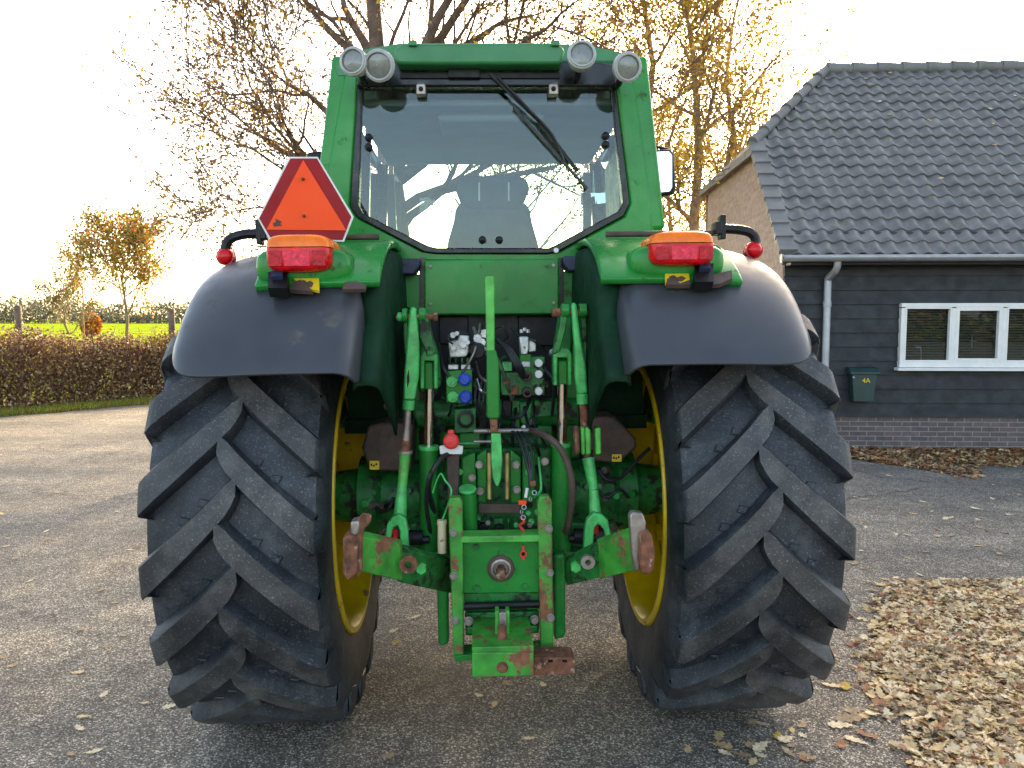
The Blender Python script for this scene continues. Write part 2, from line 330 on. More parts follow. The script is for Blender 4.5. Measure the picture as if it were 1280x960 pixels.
def tri_mesh(name, V, Fq, mats, mi=None, parent=None, smooth=False):
    """fast mesh from numpy: Fq (n,k) polygons of k corners"""
    me = bpy.data.meshes.new(name); n, k = Fq.shape
    me.vertices.add(len(V)); me.vertices.foreach_set('co', V.astype(np.float32).ravel())
    me.loops.add(n*k); me.loops.foreach_set('vertex_index', Fq.astype(np.int32).ravel())
    me.polygons.add(n); me.polygons.foreach_set('loop_start', np.arange(0, n*k, k, dtype=np.int32)); me.polygons.foreach_set('loop_total', np.full(n, k, dtype=np.int32))
    for q in mats: me.materials.append(q)
    if mi is not None: me.polygons.foreach_set('material_index', mi.astype(np.int32))
    if smooth: me.polygons.foreach_set('use_smooth', np.ones(n, dtype=bool))
    me.update(calc_edges=True); me.validate()
    o = bpy.data.objects.new(name, me); C.objects.link(o)
    if parent: o.parent = parent
    return o
def leaf_cloud(name, P, size, mats, wts, rng, parent=None, flat=0.0, aspect=.65):
    """one bent four-cornered leaf per point"""
    n = len(P); a = rng.normal(size=(n, 3)); 
    if flat: a[:, 2] *= (1-flat)
    a /= np.linalg.norm(a, axis=1)[:, None]; b = rng.normal(size=(n, 3))
    if flat: b[:, 2] *= (1-flat)
    b -= a*(a*b).sum(1)[:, None]; b /= np.linalg.norm(b, axis=1)[:, None]; c = np.cross(a, b)
    s = size*rng.uniform(.6, 1.3, size=(n, 1))
    V = np.stack([P-a*s*.5, P+b*s*.5*aspect+c*s*.12, P+a*s*.5, P-b*s*.5*aspect+c*s*.12], 1).reshape(-1, 3)
    Fq = np.arange(4*n).reshape(n, 4); mi = rng.choice(len(mats), size=n, p=np.array(wts)/sum(wts))
    return tri_mesh(name, V, Fq, mats, mi, parent)
def text_mesh(name, body, size, material, parent, loc, rot, extrude=.001):
    cu = bpy.data.curves.new(name, 'FONT'); cu.body = body; cu.size = size; cu.extrude = extrude; cu.align_x = 'CENTER'; cu.align_y = 'CENTER'
    t = bpy.data.objects.new(name, cu); C.objects.link(t); dg = bpy.context.evaluated_depsgraph_get()
    me = bpy.data.meshes.new_from_object(t.evaluated_get(dg)); bpy.data.objects.remove(t); me.materials.clear(); me.materials.append(material)
    o = bpy.data.objects.new(name, me); C.objects.link(o); o.parent = parent; o.location = loc; o.rotation_euler = rot; return o

# ================================================================== GROUND
def sheet(name, pts, z, material, kind='structure'):
    b = MB(); b.add([(x, y, z) for x, y in pts], [tuple(range(len(pts)))]); o = b.build(name, material, smooth=False)
    if kind: o['kind'] = kind
    return o
tag(sheet('field', [(-900, -400), (900, -400), (900, 1100), (-900, 1100)], -.02, 'field'), 'bright yellow green pasture reaching to the far tree line', None, None, 'structure')
# road edge seen at the left: from G(0,520) to G(210,503)
e0, e1 = G(-60, 526), G(210, 503); dv = (e1-e0).normalized()
eA, eB = e0 - dv*14, e1 + dv*60
# yard and road sheet
pts = [(-60, -48), (40, -48), (40, 10.0), (3.2, 10.25), (3.0, 16.5)]
def on_edge(t): q = e0 + dv*t; return (q.x, q.y)
ln = (e1-e0).length
pts += [(3.0, 22.0)] + [on_edge(ln+6), on_edge(ln+2), on_edge(ln*.75), on_edge(ln*.5), on_edge(ln*.25), on_edge(0), on_edge(-8), on_edge(-24)]
asp = sheet('asphalt_road', pts, 0, 'asphalt')
bm = bmesh.new(); bm.from_mesh(asp.data); bmesh.ops.triangulate(bm, faces=bm.faces); bm.to_mesh(asp.data); bm.free()

rng = np.random.default_rng(5)
nrm = Vector((-dv.y, dv.x, 0))        # pointing away from the camera across the verge
if nrm.y < 0: nrm = -nrm
# grassy verge: blades
def blades(name, n, area_fn, h, mats, wts, seed, wdt=.006):
    rg = np.random.default_rng(seed); P = area_fn(rg, n); n = len(P)
    an = rg.uniform(0, 2*PI, n); d = np.stack([np.cos(an), np.sin(an), np.zeros(n)], 1); hh = h*rg.uniform(.35, 1.2, (n, 1)); ln_ = rg.normal(0, .35, (n, 3)); ln_[:, 2] = 1
    A = P-d*wdt; B = P+d*wdt; T = P+ln_*hh
    V = np.stack([A, B, T], 1).reshape(-1, 3); return tri_mesh(name, V, np.arange(3*n).reshape(n, 3), mats, rg.choice(len(mats), size=n, p=np.array(wts)/sum(wts)))
def verge_area(rg, n):
    t = rg.uniform(-14, ln+10, n); s = rg.uniform(0, 1, n)**1.3*1.1 - .07 + .06*np.sin(t*3)+.05*np.sin(t*7.3)
    return np.stack([e0.x+dv.x*t+nrm.x*s, e0.y+dv.y*t+nrm.y*s, np.full(n, -.01)], 1)
tag(blades('verge_grass', 60000, verge_area, .13, [LM['fieldgrass'], LM['drygrass'], LM['gold'], LM['green']], [4, 4, 1, 2], 3), 'yellow green grass verge between the road and the hedge', None, None, 'stuff')
def field_area(rg, n):
    t = rg.uniform(-10, ln+12, n); s = 2.2+rg.uniform(0, 1, n)**2*26
    return np.stack([e0.x+dv.x*t+nrm.x*s, e0.y+dv.y*t+nrm.y*s, np.full(n, -.02)], 1)
tag(blades('field_grass', 90000, field_area, .16, [LM['fieldgrass'], LM['drygrass']], [5, 1], 4, .012), 'short sunlit grass of the pasture behind the hedge', None, None, 'stuff')
# verge soil strip
b = MB(); q = [e0-dv*16-nrm*.05, e1+dv*12-nrm*.05, e1+dv*12+nrm*3.0, e0-dv*16+nrm*3.0]; b.add([(v.x, v.y, .004) for v in q], [(0, 1, 2, 3)])
M['soil'] = mat('verge_soil', (.09, .075, .035), .95, var=.5, vscale=2, bmp=1, bscale=14)
tag(b.build('verge', 'soil', smooth=False), None, None, None, 'structure')

# ================================================================== HEDGE
hedge = empty('hedge', (e0+nrm*1.2)[:]); tag(hedge, 'clipped brown and purple beech hedge between road and pasture', 'hedge')
def hedge_pts(n, rg, jit=.12):
    t = rg.uniform(-11, ln+9, n); u = rg.uniform(-1, 1, n); zz = rg.uniform(0, 1, n)
    top = 1.25+.09*np.sin(t*1.3)+.08*np.sin(t*4.1+1)+.07*np.sin(t*9)+.05*np.sin(t*17)
    z = zz**.75*top; hw = .48+.07*np.sin(t*2.1+z*3)+.05*np.sin(t*5.7-z*5)
    side = np.sign(u)*np.abs(u)**.35*hw
    P = np.stack([dv.x*t+nrm.x*side, dv.y*t+nrm.y*side, z], 1) + rg.normal(0, jit*.8, (n, 3)); P[:, 2] = np.abs(P[:, 2]); return P
rg = np.random.default_rng(11)
leaf_cloud('foliage', hedge_pts(170000, rg), .062, [LM['brown'], LM['purple'], LM['rust'], LM['olive'], LM['dry'], LM['dark']], [5, 4, 2, .8, 8, 2], rg, hedge)
P = hedge_pts(6000, rg); P[:, 2] = 1.20+rg.normal(0, .10, 6000)
leaf_cloud('top_growth', P, .055, [LM['ochre'], LM['olive'], LM['gold'], LM['rust']], [3, .4, .4, 6], rg, hedge)
b = MB()
random.seed(3)
for i in range(700):
    t = random.uniform(-11, ln+9); s_ = random.uniform(-.3, .3); p0 = dv*t+nrm*s_; a = Vector((random.gauss(0, .25), random.gauss(0, .25), 1)); h = random.uniform(.8, 1.45)
    p1 = p0+a*h*.5; p2 = p1+Vector((random.gauss(0, .12), random.gauss(0, .12), h*.55)); b.tube([p0, p1, p2], [.008, .006, .003], 4, False)
b.build('stem', 'twig', hedge, fix=False)

# ================================================================== TREES
class Tree:
    def __init__(s, seed): s.b = MB(); s.tips = []; s.rg = random.Random(seed)
    def branch(s, p, d, length, r, lvl, maxl, spread=.75, up=.12, kids=(3, 5), wig=.16, shrink=.62):
        rg = s.rg; n = max(3, min(7, int(length/.35)+2)); pts = [p.copy()]; rr = [r]; d = d.normalized(); q = p.copy(); dirs = [d.copy()]
        for i in range(n):
            d = (d + Vector((rg.gauss(0, wig), rg.gauss(0, wig), rg.gauss(0, wig)+up*.35))).normalized()
            q = q + d*length/n; pts.append(q.copy()); rr.append(max(.0065, r*(1-(i+1)/n*.62))); dirs.append(d.copy())
        s.b.tube(pts, rr, 8 if r > .05 else (5 if r > .014 else 3), False)
        if lvl >= maxl-1: s.tips += [(pts[k], lvl) for k in range(1, len(pts))]
        if lvl >= maxl: return
        k = rg.randint(*kids)
        for j in range(k+1):
            if j == k: i = n; dd = dirs[-1]; f = .8
            else: i = rg.randint(max(1, n//3), n); dd = dirs[i]; f = 1
            perp = dd.cross(Vector((rg.gauss(0, 1), rg.gauss(0, 1), rg.gauss(0, 1)))).normalized()
            a = spread*rg.uniform(.6, 1.2)*(.4 if j == k else 1)
            nd = dd*math.cos(a)+perp*math.sin(a)
            s.branch(pts[i], nd, length*shrink*rg.uniform(.75, 1.2), rr[i]*rg.uniform(.5, .72), lvl+1, maxl, spread, up, kids, wig, shrink)
def make_tree(name, label, loc, seed, trunk, limbs, maxl, leaf, mats, wts, n_leaf, spread=.75, up=.12, kids=(3, 5), bark='bark', group=None, jit=.12, keep=None, cat='tree', shrink=.62):
    root = empty(name, loc); tag(root, label, cat, group); t = Tree(seed)
    pts = [Vector(p) for p, r in trunk]; t.b.tube(pts, [r for p, r in trunk], 12, False)
    for p, d, l, r in limbs: t.branch(Vector(p), Vector(d), l, r, 1, maxl, spread, up, kids, .15, shrink)
    t.b.build('trunk', bark, root, fix=False)
    rg = np.random.default_rng(seed); T = np.array([tuple(a) for a, _ in t.tips]); 
    if keep is not None: T = T[keep(T, rg)]
    idx = rg.integers(0, len(T), n_leaf); P = T[idx]+rg.normal(0, jit, (n_leaf, 3))
    leaf_cloud('crown', P, leaf, mats, wts, rg, root)
    return root, len(T)
# the big oak behind the tractor, limbs reaching far to the left
OY = 13.0; ox = W(500, 300, OY).x
def rel(px, py, Y=OY): q = W(px, py, Y); return Vector((q.x-ox, Y-OY, q.z))
trunk = [(rel(500, 620), .34), (Vector((.02, 0, 1.2)), .27), (Vector((-.03, .05, 2.4)), .25), (Vector((-.10, 0, 3.6)), .19), (Vector((-.28, 0, 5.2)), .13), (Vector((-.45, .1, 7.5)), .10), (Vector((-.5, .1, 10)), .06)]
trunk[0] = (Vector((0, 0, -.1)), .34)
def limb(z, px, py, l, r, dy=0):
    p = Vector((0, 0, z)); q = rel(px, py) + Vector((0, dy, 0)); return (p, (q-p), l, r)
limbs = [limb(3.0, 170, 180, 2.35, .075), limb(3.3, 240, 120, 2.3, .085, .5), limb(3.6, 230, 20, 2.5, .085, -.6), limb(4.2, 330, -60, 2.8, .085, .3),
         limb(4.6, 420, -120, 3.0, .11, -.4), limb(3.9, 700, -40, 3.0, .11, .4), limb(3.4, 780, 60, 2.6, .09, -.4), limb(4.8, 560, -200, 3.0, .11), limb(2.8, 250, 230, 2.2, .06, .7),
         limb(5.2, 300, -200, 2.4, .09, .9), limb(5.2, 700, -200, 2.8, .09, -.8), limb(3.1, 600, 40, 2.4, .08, 1.5), limb(3.2, 190, 70, 2.35, .08, -1.2), limb(4.0, 640, 20, 2.2, .08, -1.6)]
def keep_oak(T, rg): return rg.uniform(size=len(T)) < .55
make_tree('oak_tree', 'large old oak with long bare limbs and few rust leaves behind the cab', (ox, OY, 0), 21, trunk, limbs, 5, .062,
          [LM['brown'], LM['rust'], LM['ochre'], LM['gold']], [2, 3, 5, 2], 23000, spread=.62, up=.10, kids=(3, 4), jit=.10, keep=keep_oak, shrink=.62)
# yellow leaved trees at the right of the cab
def up_tree(name, label, px, Y, h, seed, mats, wts, nl, r=.14, leaf=.08, spread=.55, maxl=4, jit=.16, nlimb=16, z0=1.6, bark='barklight', ll=1.7, group=None):
    x = W(px, 300, Y).x; rg = random.Random(seed); tr = []
    for i in range(8): tr.append((Vector((rg.gauss(0, .06)*i*.4, rg.gauss(0, .06)*i*.4, h*i/7)), r*(1-i/7*.85)))
    tr[0] = (Vector((0, 0, -.1)), r*1.25); lb = []
    for i in range(nlimb):
        f = (i+.5)/nlimb; z = z0+(h-z0)*f; k = min(6, int(z/h*7)); a = z/h*7-k; p = tr[k][0].lerp(tr[k+1][0], a); an = i*2.4+rg.uniform(-.4, .4)
        lb.append((p, Vector((math.cos(an), math.sin(an), rg.uniform(.5, 1.0))), ll*(1-.55*f)*rg.uniform(.8, 1.2), r*.42*(1-.6*f)))
    return make_tree(name, label, (x, Y, 0), seed, tr, lb, maxl, leaf, mats, wts, nl, spread=spread, up=.22, kids=(3, 4), bark=bark, jit=jit, group=group)
up_tree('oak_tree', 'yellow leaved slender tree directly right of the cab', 868, 17, 8.8, 31, [LM['gold'], LM['ochre'], LM['yellow'], LM['brown']], [4, 4, 3, 1], 17000, r=.17, ll=2.3)
up_tree('oak_tree', 'dense yellow tree showing just behind the right cab post', 800, 19, 10.5, 32, [LM['gold'], LM['ochre'], LM['yellow'], LM['rust']], [3, 5, 2, 1], 19000, r=.18, ll=2.6)
up_tree('bare_tree', 'nearly bare thin tree rising beside the gable of the house', 918, 21, 10.8, 33, [LM['ochre'], LM['brown'], LM['gold']], [3, 3, 2], 5000, r=.13, ll=2.6, spread=.42, nlimb=13, z0=4)
up_tree('oak_tree', 'brown leaved tree low behind the gable corner', 842, 25, 7.0, 36, [LM['ochre'], LM['olive'], LM['gold']], [3, 3, 2], 9000, r=.13, ll=2.0)
up_tree('oak_tree', 'tree seen through the cab windows behind the seat', 650, 24, 8.0, 37, [LM['ochre'], LM['olive'], LM['rust']], [3, 3, 2], 14000, r=.12, ll=3.0, z0=3.0)
# small trees in the pasture
up_tree('young_oak_tree', 'small orange and green oak standing behind the hedge', 153, 24, 4.0, 34, [LM['ochre'], LM['olive'], LM['orange'], LM['gold']], [5, 4, 1.5, 2], 6500, r=.07, leaf=.10, ll=1.45, z0=1.7, jit=.15, nlimb=13)
up_tree('young_oak_tree', 'smaller grey brown tree farther off, left of the small orange oak', 80, 36, 3.3, 35, [LM['brown'], LM['olive'], LM['dry']], [4, 3, 2], 2000, r=.07, leaf=.11, ll=1.3, z0=.8, jit=.12, nlimb=10, maxl=3)
up_tree('young_oak_tree', 'thin young tree with a bare stem close left of the small oak', 101, 30, 3.9, 38, [LM['ochre'], LM['olive'], LM['brown']], [4, 3, 2], 1300, r=.05, leaf=.10, ll=1.0, z0=1.8, jit=.12, nlimb=8, maxl=3)
# round orange shrub far away
sx = W(113, 390, 60); root = empty('round_shrub', (sx.x, 60, 0)); tag(root, 'round orange shrub far off across the pasture', 'shrub'); rg = np.random.default_rng(8)
P = rg.normal(size=(2200, 3)); P /= np.linalg.norm(P, axis=1)[:, None]; P *= rg.uniform(.6, 1, (2200, 1))**.5*np.array([[.75, .75, .95]]); P[:, 2] += 1.2
leaf_cloud('foliage', P, .17, [LM['orange'], LM['rust'], LM['ochre']], [3, 2, 1], rg, root)
MB().tube([(0, 0, -.1), (0, 0, 1.2)], [.06, .03], 6).build('stem', 'bark', root)
# far tree line
def woodland(name, label, x0, x1, y, h, n, seed, size, mats, wts, dep=14):
    rg = np.random.default_rng(seed); x = rg.uniform(x0, x1, n); th = h*(.62+.25*np.sin(x*.11)+.22*np.sin(x*.37+1)+.16*np.sin(x*1.03)+.1*np.sin(x*2.9)); th = np.maximum(th, h*.3)
    z = rg.uniform(0, 1, n)**.8*th; P = np.stack([x, y+rg.uniform(0, dep, n), z], 1)
    o = leaf_cloud(name, P, size, mats, wts, rg); tag(o, label, None, None, 'stuff'); return o
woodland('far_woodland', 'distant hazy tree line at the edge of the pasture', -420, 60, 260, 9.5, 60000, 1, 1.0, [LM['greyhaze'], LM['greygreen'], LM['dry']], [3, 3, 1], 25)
woodland('rear_woodland', 'autumn trees on the far side of the yard', -60, 60, -42, 4.8, 26000, 2, .5, [LM['brown'], LM['olive'], LM['ochre'], LM['dark']], [3, 2, 1, 3], 5)
# posts
def post(px, py0, Y, label, h=1.75):
    x = W(px, py0, Y).x; z = W(px, py0, Y).z; b = MB(); b.tube([(0, 0, -.05), (.01, 0, z*.5), (0, 0, z-.03), (0, 0, z)], [.075, .07, .07, .055], 10); o = b.build('fence_post', 'woodpost'); o.location = (x, Y, 0)
    tag(o, label, 'post', 'wooden fence posts behind the hedge')
post(22, 382, 17.0, 'weathered wooden post above the hedge at the far left')
post(214, 386, 17.6, 'weathered wooden post half hidden beside the left fender')

# ================================================================== HOUSE
HX, HY, HR = 3.44, 10.2, R(-2.6)
house = empty('house', (HX, HY, 0), HR); tag(house, 'low barn style house with grey tiled roof and black boarded front', 'house')
def H(px, py, ly):        # pixel onto house-local plane y=ly
    c, s = math.cos(-HR), math.sin(-HR); d = ray(px, py); o = Vector((-HX*c+HY*s, -HX*s-HY*c, CAMH)); e = Vector((d.x*c-d.y*s, d.x*s+d.y*c, d.z)); return o+e*((ly-o.y)/e.y)
HL = 13.0; PL = .44; EZ = 2.46
eave_y = -.28; sl = math.tan(R(45))
hipz_ = 4.10; ridge_y = 2.80; ridge_z = EZ + (ridge_y-eave_y)*sl
by = 5.2; bz = hipz_+.0          # rear eave is higher
hipz = 4.10; hip_run = 1.52
MB().box((HL/2, .06, PL/2-.05), (HL, .12, PL+.1)).build('plinth', 'plinth', house, smooth=False)
# boards, lapped, with the opening for the window
wx0 = H(1124, 420, -.05).x; wz1 = H(1124, 379, -.05).z; wz0 = H(1124, 459, -.05).z; pw = .62; nW = 3; wh = wz1-wz0; tw = pw*nW+.05
OX0, OX1, OZ0, OZ1 = wx0+.02, wx0+tw-.02, wz0+.02, wz1-.02
b = MB(); bh = .178; z = PL; k = 0
while z < EZ+.2:
    xs = [0, 4.2, 8.1, HL] if k % 2 else [0, 2.6, 6.9, HL]
    for x0, x1 in zip(xs[:-1], xs[1:]):
        zt = z+bh+.01; cuts = []
        if zt > OZ0 and z < OZ1 and x1 > OX0 and x0 < OX1:
            if x0 < OX0: cuts.append((x0, OX0, z, zt))
            if x1 > OX1: cuts.append((OX1, x1, z, zt))
            if z < OZ0: cuts.append((max(x0, OX0), min(x1, OX1), z, OZ0))
            if zt > OZ1: cuts.append((max(x0, OX0), min(x1, OX1), OZ1, zt))
        else: cuts.append((x0, x1, z, zt))
        for a0, a1, c0, c1 in cuts:
            ya = -.034+.022*(c0-z)/(bh+.01); yb_ = -.034+.022*(c1-z)/(bh+.01)
            b.add([(a0, ya, c0), (a1, ya, c0), (a1, yb_, c1), (a0, yb_, c1), (a0, .05, c0), (a1, .05, c0), (a1, .05, c1), (a0, .05, c1)], [(0, 1, 2, 3), (0, 4, 5, 1), (0, 3, 7, 4), (1, 5, 6, 2), (3, 2, 6, 7)])
    z += bh; k += 1
wall = b.build('board_wall', 'board', house, smooth=False, fix=False)
b = MB(); b.box((OX0/2+.01, .12, (PL+EZ)/2+.1), (OX0-.02, .09, EZ-PL+.1)); b.box(((OX1+HL)/2, .12, (PL+EZ)/2+.1), (HL-OX1-.02, .09, EZ-PL+.1))
b.box(((OX0+OX1)/2, .12, (PL+OZ0)/2), (OX1-OX0, .09, OZ0-PL)); b.box(((OX0+OX1)/2, .12, (OZ1+EZ)/2+.07), (OX1-OX0, .09, EZ-OZ1+.1)); b.build('inner_wall', 'darkroom', house, smooth=False)
# gable wall
gy = [(0.0, 0), (by, 0), (by, hipz-.03), (by-.06, hipz), (eave_y+(hipz-EZ)/sl+.02, hipz), (0.0, EZ+.25)]
b = MB(); gp = [(y, z) for y, z in gy]; n = len(gp)
b.add([(-.0, y, z) for y, z in gp]+[(.2, y, z) for y, z in gp], [tuple(range(n)), tuple(range(2*n-1, n-1, -1))]+[(i, i+n, (i+1) % n+n, (i+1) % n) for i in range(n)])
b.build('gable_wall', 'gable', house, smooth=False)
MB().box((HL/2, by-.1, bz/2-.1), (HL, .2, bz)).build('rear_wall', 'gable', house, smooth=False)
MB().box((HL-.1, by/2, 1.6), (.2, by-.4, 3.2)).build('end_wall', 'gable', house, smooth=False)
# pantile roof: one continuous corrugation of overlapping courses
cw, ch, ncr = .196, .236, 19
slope_len = math.hypot(ridge_y-eave_y, ridge_z-EZ); ch = slope_len/ncr
cs, sn = math.cos(R(45)), math.sin(R(45))
def wave(u):
    f = (u/cw) % 1.0
    return .030*math.sin(PI*f/.62) if f < .62 else -.012*math.sin(PI*(f-.62)/.38)
b = MB(); nn = 9; X0, X1 = -.10, HL
def hipx(y, z): return max(X0, (z-hipz)*1.0+X0*0 - .06) if z > hipz else X0
for r in range(ncr):
    s0, s1 = r*ch-.02, (r+1)*ch+.03
    zz = EZ+(s0+s1)/2*sn; x_start = hipx(0, zz)
    i0 = int((x_start)/cw*nn); i1 = int(X1/cw*nn); rows = []
    for (s_, lift) in ((s0, .012), (s0, .034), (s0+.02, .040), (s0+ch*.5, .026), (s1, .010)):
        row = []
        for i in range(i0, i1+1):
            u = i*cw/nn; h = wave(u)+lift+ (.004*math.sin(i//nn*12.9+r*7.7)); row.append((u, eave_y+s_*cs-h*sn, EZ+s_*sn+h*cs))
        rows.append(row)
    b.grid(rows)
roof = b.build('roof', 'tile', house, angle=50, fix=False)
# roof under-deck, hip face and rear slope
b = MB(); t = -.03
def off(y, z): return (y, z)
hx = ridge_z-hipz
b.add([(X0, eave_y, EZ-.08), (X1, eave_y, EZ-.08), (X1, ridge_y, ridge_z-.08), (hx-.06, ridge_y, ridge_z-.08), (X0, eave_y+(hipz-EZ), hipz-.08)], [(0, 1, 2, 3, 4)])
yb = by+.02
b.add([(X0, yb, hipz), (hx-.06, ridge_y, ridge_z), (X0, eave_y+(hipz-EZ), hipz)], [(0, 1, 2)])
b.add([(hx-.06, ridge_y, ridge_z-.0), (X1, ridge_y, ridge_z-.0), (X1, by+.15, bz-.09), (X0, by+.15, bz-.09), (X0, yb, hipz)], [(0, 1, 2, 3, 4)])
b.build('roof_deck', 'verge', roof, smooth=False, solid=.03)
# verge and hip and ridge caps
b = MB(); hy = eave_y+(hipz-EZ)
def cap(a, c_, wd=.11, hh=.05): b.beam(a, c_, wd, hh, up=(0, -sn, cs))
a0 = Vector((X0, eave_y-.03, EZ+.02)); a1 = Vector((X0, hy, hipz+.05)); a2 = Vector((hx-.06, ridge_y, ridge_z+.05))
nseg = 9
for i in range(nseg):
    p0 = a0.lerp(a1, i/nseg); p1 = a0.lerp(a1, (i+1.08)/nseg); b.beam(p0+Vector((.05, -.02, .02)), p1+Vector((.05, 0, 0)), .22, .07, up=(0, -sn, cs), w2=.20)
nseg = 7
for i in range(nseg):
    p0 = a1.lerp(a2, i/nseg); p1 = a1.lerp(a2, (i+1.1)/nseg); b.tube([p0+Vector((0, 0, .02)), p1-Vector((0, 0, .005))], [.085, .07], 10)
for i in range(32):
    x0 = hx-.06+i*.38; 
    if x0 < X1: b.tube([(x0, ridge_y, ridge_z+.055), (x0+.41, ridge_y, ridge_z+.04)], [.10, .085], 12)
b.build('ridge_cap', 'verge', roof, angle=40)
b = MB(); b.beam(Vector((X0-.0, hy, hipz-.05)), Vector((X0, yb, hipz-.05)), .05, .11, up=(0, 0, 1)); b.beam(Vector((X0+.02, eave_y, EZ-.07)), Vector((X0+.02, hy, hipz-.07)), .03, .14, up=(0, -sn, cs)); 
b.build('bargeboard', 'verge', house, smooth=False)
# gutter
b = MB(); gyy = eave_y-.05; prof = [(-.06+.06*(1-math.cos(PI*i/8)), -.06*math.sin(PI*i/8)) for i in range(9)]
rows = [[(x, gyy-.06+p_[0], EZ-.02+p_[1]) for p_ in prof] for x in (-.13, 3, 6, 9, HL)]
b.grid(rows); b.tube([(-.13, gyy-.062, EZ-.015), (HL, gyy-.062, EZ-.015)], .011, 8)
for i in range(9):
    x = .5+i*1.2; b.box((x, gyy-.0, EZ-.075), (.025, .12, .012))
b.cyl((-.135, gyy, EZ-.04), (-.128, gyy, EZ-.04), .058, 14)
b.build('gutter', 'zinc', house, solid=.004, angle=50)
MB().box((HL/2, eave_y+.10, EZ-.10), (HL, .20, .03)).build('soffit', 'board', house, smooth=False)
# downpipe
q0, q1 = H(1040, 345, -.10), H(1032, 480, -.10); xx = (q0.x+q1.x)/2
b = MB(); b.tube([(xx, gyy, EZ-.07), (xx, gyy, EZ-.13), (xx-.01, gyy+.03, EZ-.19), (xx-.03, -.11, EZ-.27), (xx-.03, -.10, EZ-.34), (xx-.03, -.10, .02)], .045, 16)
dp = b.build('downpipe', 'zinc', house)
b = MB(); b.cyl((xx-.03, -.10, 1.83), (xx-.03, -.10, 1.90), .053, 16); b.build('pipe_clamp', 'zinc', dp); b = MB(); b.cyl((xx-.03, -.10, .95), (xx-.03, -.10, .99), .052, 16); b.build('pipe_clamp', 'zinc', dp)
# window
wx0 = H(1124, 420, -.05).x; wz1 = H(1124, 379, -.05).z; wz0 = H(1124, 459, -.05).z
win = empty('window', (wx0, -.045, wz0), 0, house); pw = .62; nW = 3; wh = wz1-wz0; tw = pw*nW+.05
b = MB()
b.box((tw/2, 0, wh-.025), (tw, .09, .05)); b.box((tw/2, 0, .035), (tw, .09, .07))
for i in range(nW+1): b.box((i*pw+.025, .0, wh/2), (.05, .088, wh-.12))
b.build('frame', 'trim', win, smooth=False, bevel=.004)
b = MB(); b.box((tw/2, -.045, -.022), (tw+.08, .14, .035)); b.build('sill', 'trim', win, smooth=False, bevel=.005)
for i in range(nW):
    cx = i*pw+.025+pw/2; b = MB(); iw = pw-.05; ih = wh-.12; lo = .07
    sw = .045 if i == 1 else .022
    for sx_ in (-1, 1): b.box((cx+sx_*(iw/2-sw/2), -.01, lo+ih/2), (sw, .07, ih))
    b.box((cx, -.01, lo+sw/2), (iw-2*sw, .07, sw)); b.box((cx, -.01, lo+ih-sw/2), (iw-2*sw, .07, sw))
    b.build('casement', 'trim', win, smooth=False, bevel=.003)
    MB().box((cx, .012, lo+ih/2), (iw-.03, .006, ih-.03)).build('pane', 'houseglass', win, smooth=False)
    b = MB(); k = 0; z = lo+.04
    while z < lo+ih-.02: b.box((cx, .075, z), (iw-.03, .028, .002), Matrix.Rotation(R(-50), 3, 'X')); z += .033
    b.build('blind', 'blind', win, smooth=False)
MB().box((tw/2, .45, wh/2), (tw+.5, .02, wh+.6)).build('window_backing', 'darkroom', win, smooth=False)
b = MB(); b.beam((.02, -.05, .05), (-.05, -.10, .05), .02, .02); 
# inside: lamp on the sill
b = MB(); b.tube([(.30, .04, .08), (.30, .04, .22), (.27, .04, .25)], .006, 6); b.box((.26, .04, .25), (.07, .02, .02)); b.build('window_ornament', 'white', win)
b = MB(); b.tube([(pw+.30, .04, .24), (pw+.30, .04, .40)], .006, 6); b.box((pw+.31, .04, .33), (.07, .012, .012)); b.build('window_ornament', 'white', win)
# small gable window
gw = empty('gable_window', (0, 0, 0), 0, house); b = MB(); zc = 2.0; yc = .9
for dy, dz, sy, sz in ((0, .3, .7, .05), (0, -.3, .7, .05), (.33, 0, .05, .55), (-.33, 0, .05, .55)): b.box((-.02, yc+dy, zc+dz), (.06, sy, sz))
b.build('frame', 'trim', gw, smooth=False); MB().box((-.006, yc, zc), (.01, .6, .55)).build('pane', 'blackpaint', gw, smooth=False)
# mailbox (hangs on the wall)
mx0, mx1 = H(1060, 480, -.12).x, H(1096, 480, -.12).x; mz1, mz0 = H(1078, 459, -.12).z, H(1078, 502, -.12).z; mw = mx1-mx0; mh = mz1-mz0
c, s = math.cos(HR), math.sin(HR); mc = Vector(((mx0+mx1)/2, -.035, mz0)); mb = empty('mailbox', (HX+mc.x*c-mc.y*s, HY+mc.x*s+mc.y*c, mz0), HR)
tag(mb, 'dark green mailbox with yellow number on the black boards beside the downpipe', 'mailbox')
b = MB(); b.prism([(-mw*.36, 0), (mw*.36, 0), (mw*.42, mh*.82), (-mw*.42, mh*.82)], -.15, 0); b.build('box', 'mailbox', mb, bevel=.01)
b = MB(); pr = [(-.17, mh*.80), (-.17, mh*.86), (-.12, mh*.97), (-.03, mh*1.0), (0, mh*1.0), (0, mh*.80)]
n = len(pr); b.add([(-mw/2, y, z) for y, z in pr]+[(mw/2, y, z) for y, z in pr], [tuple(range(n)), tuple(range(2*n-1, n-1, -1))]+[(i, i+n, (i+1) % n+n, (i+1) % n) for i in range(n)]); b.build('lid', 'mailbox', mb, bevel=.006)
b = MB(); b.cyl((-mw*.40, -.178, mh*.72), (-mw*.40, -.15, mh*.72), .012, 10); b.build('lock', 'zinc', mb)
text_mesh('number', '4A', .085, M['sticker'], mb, (.02, -.153, mh*.62), (R(90), 0, 0))
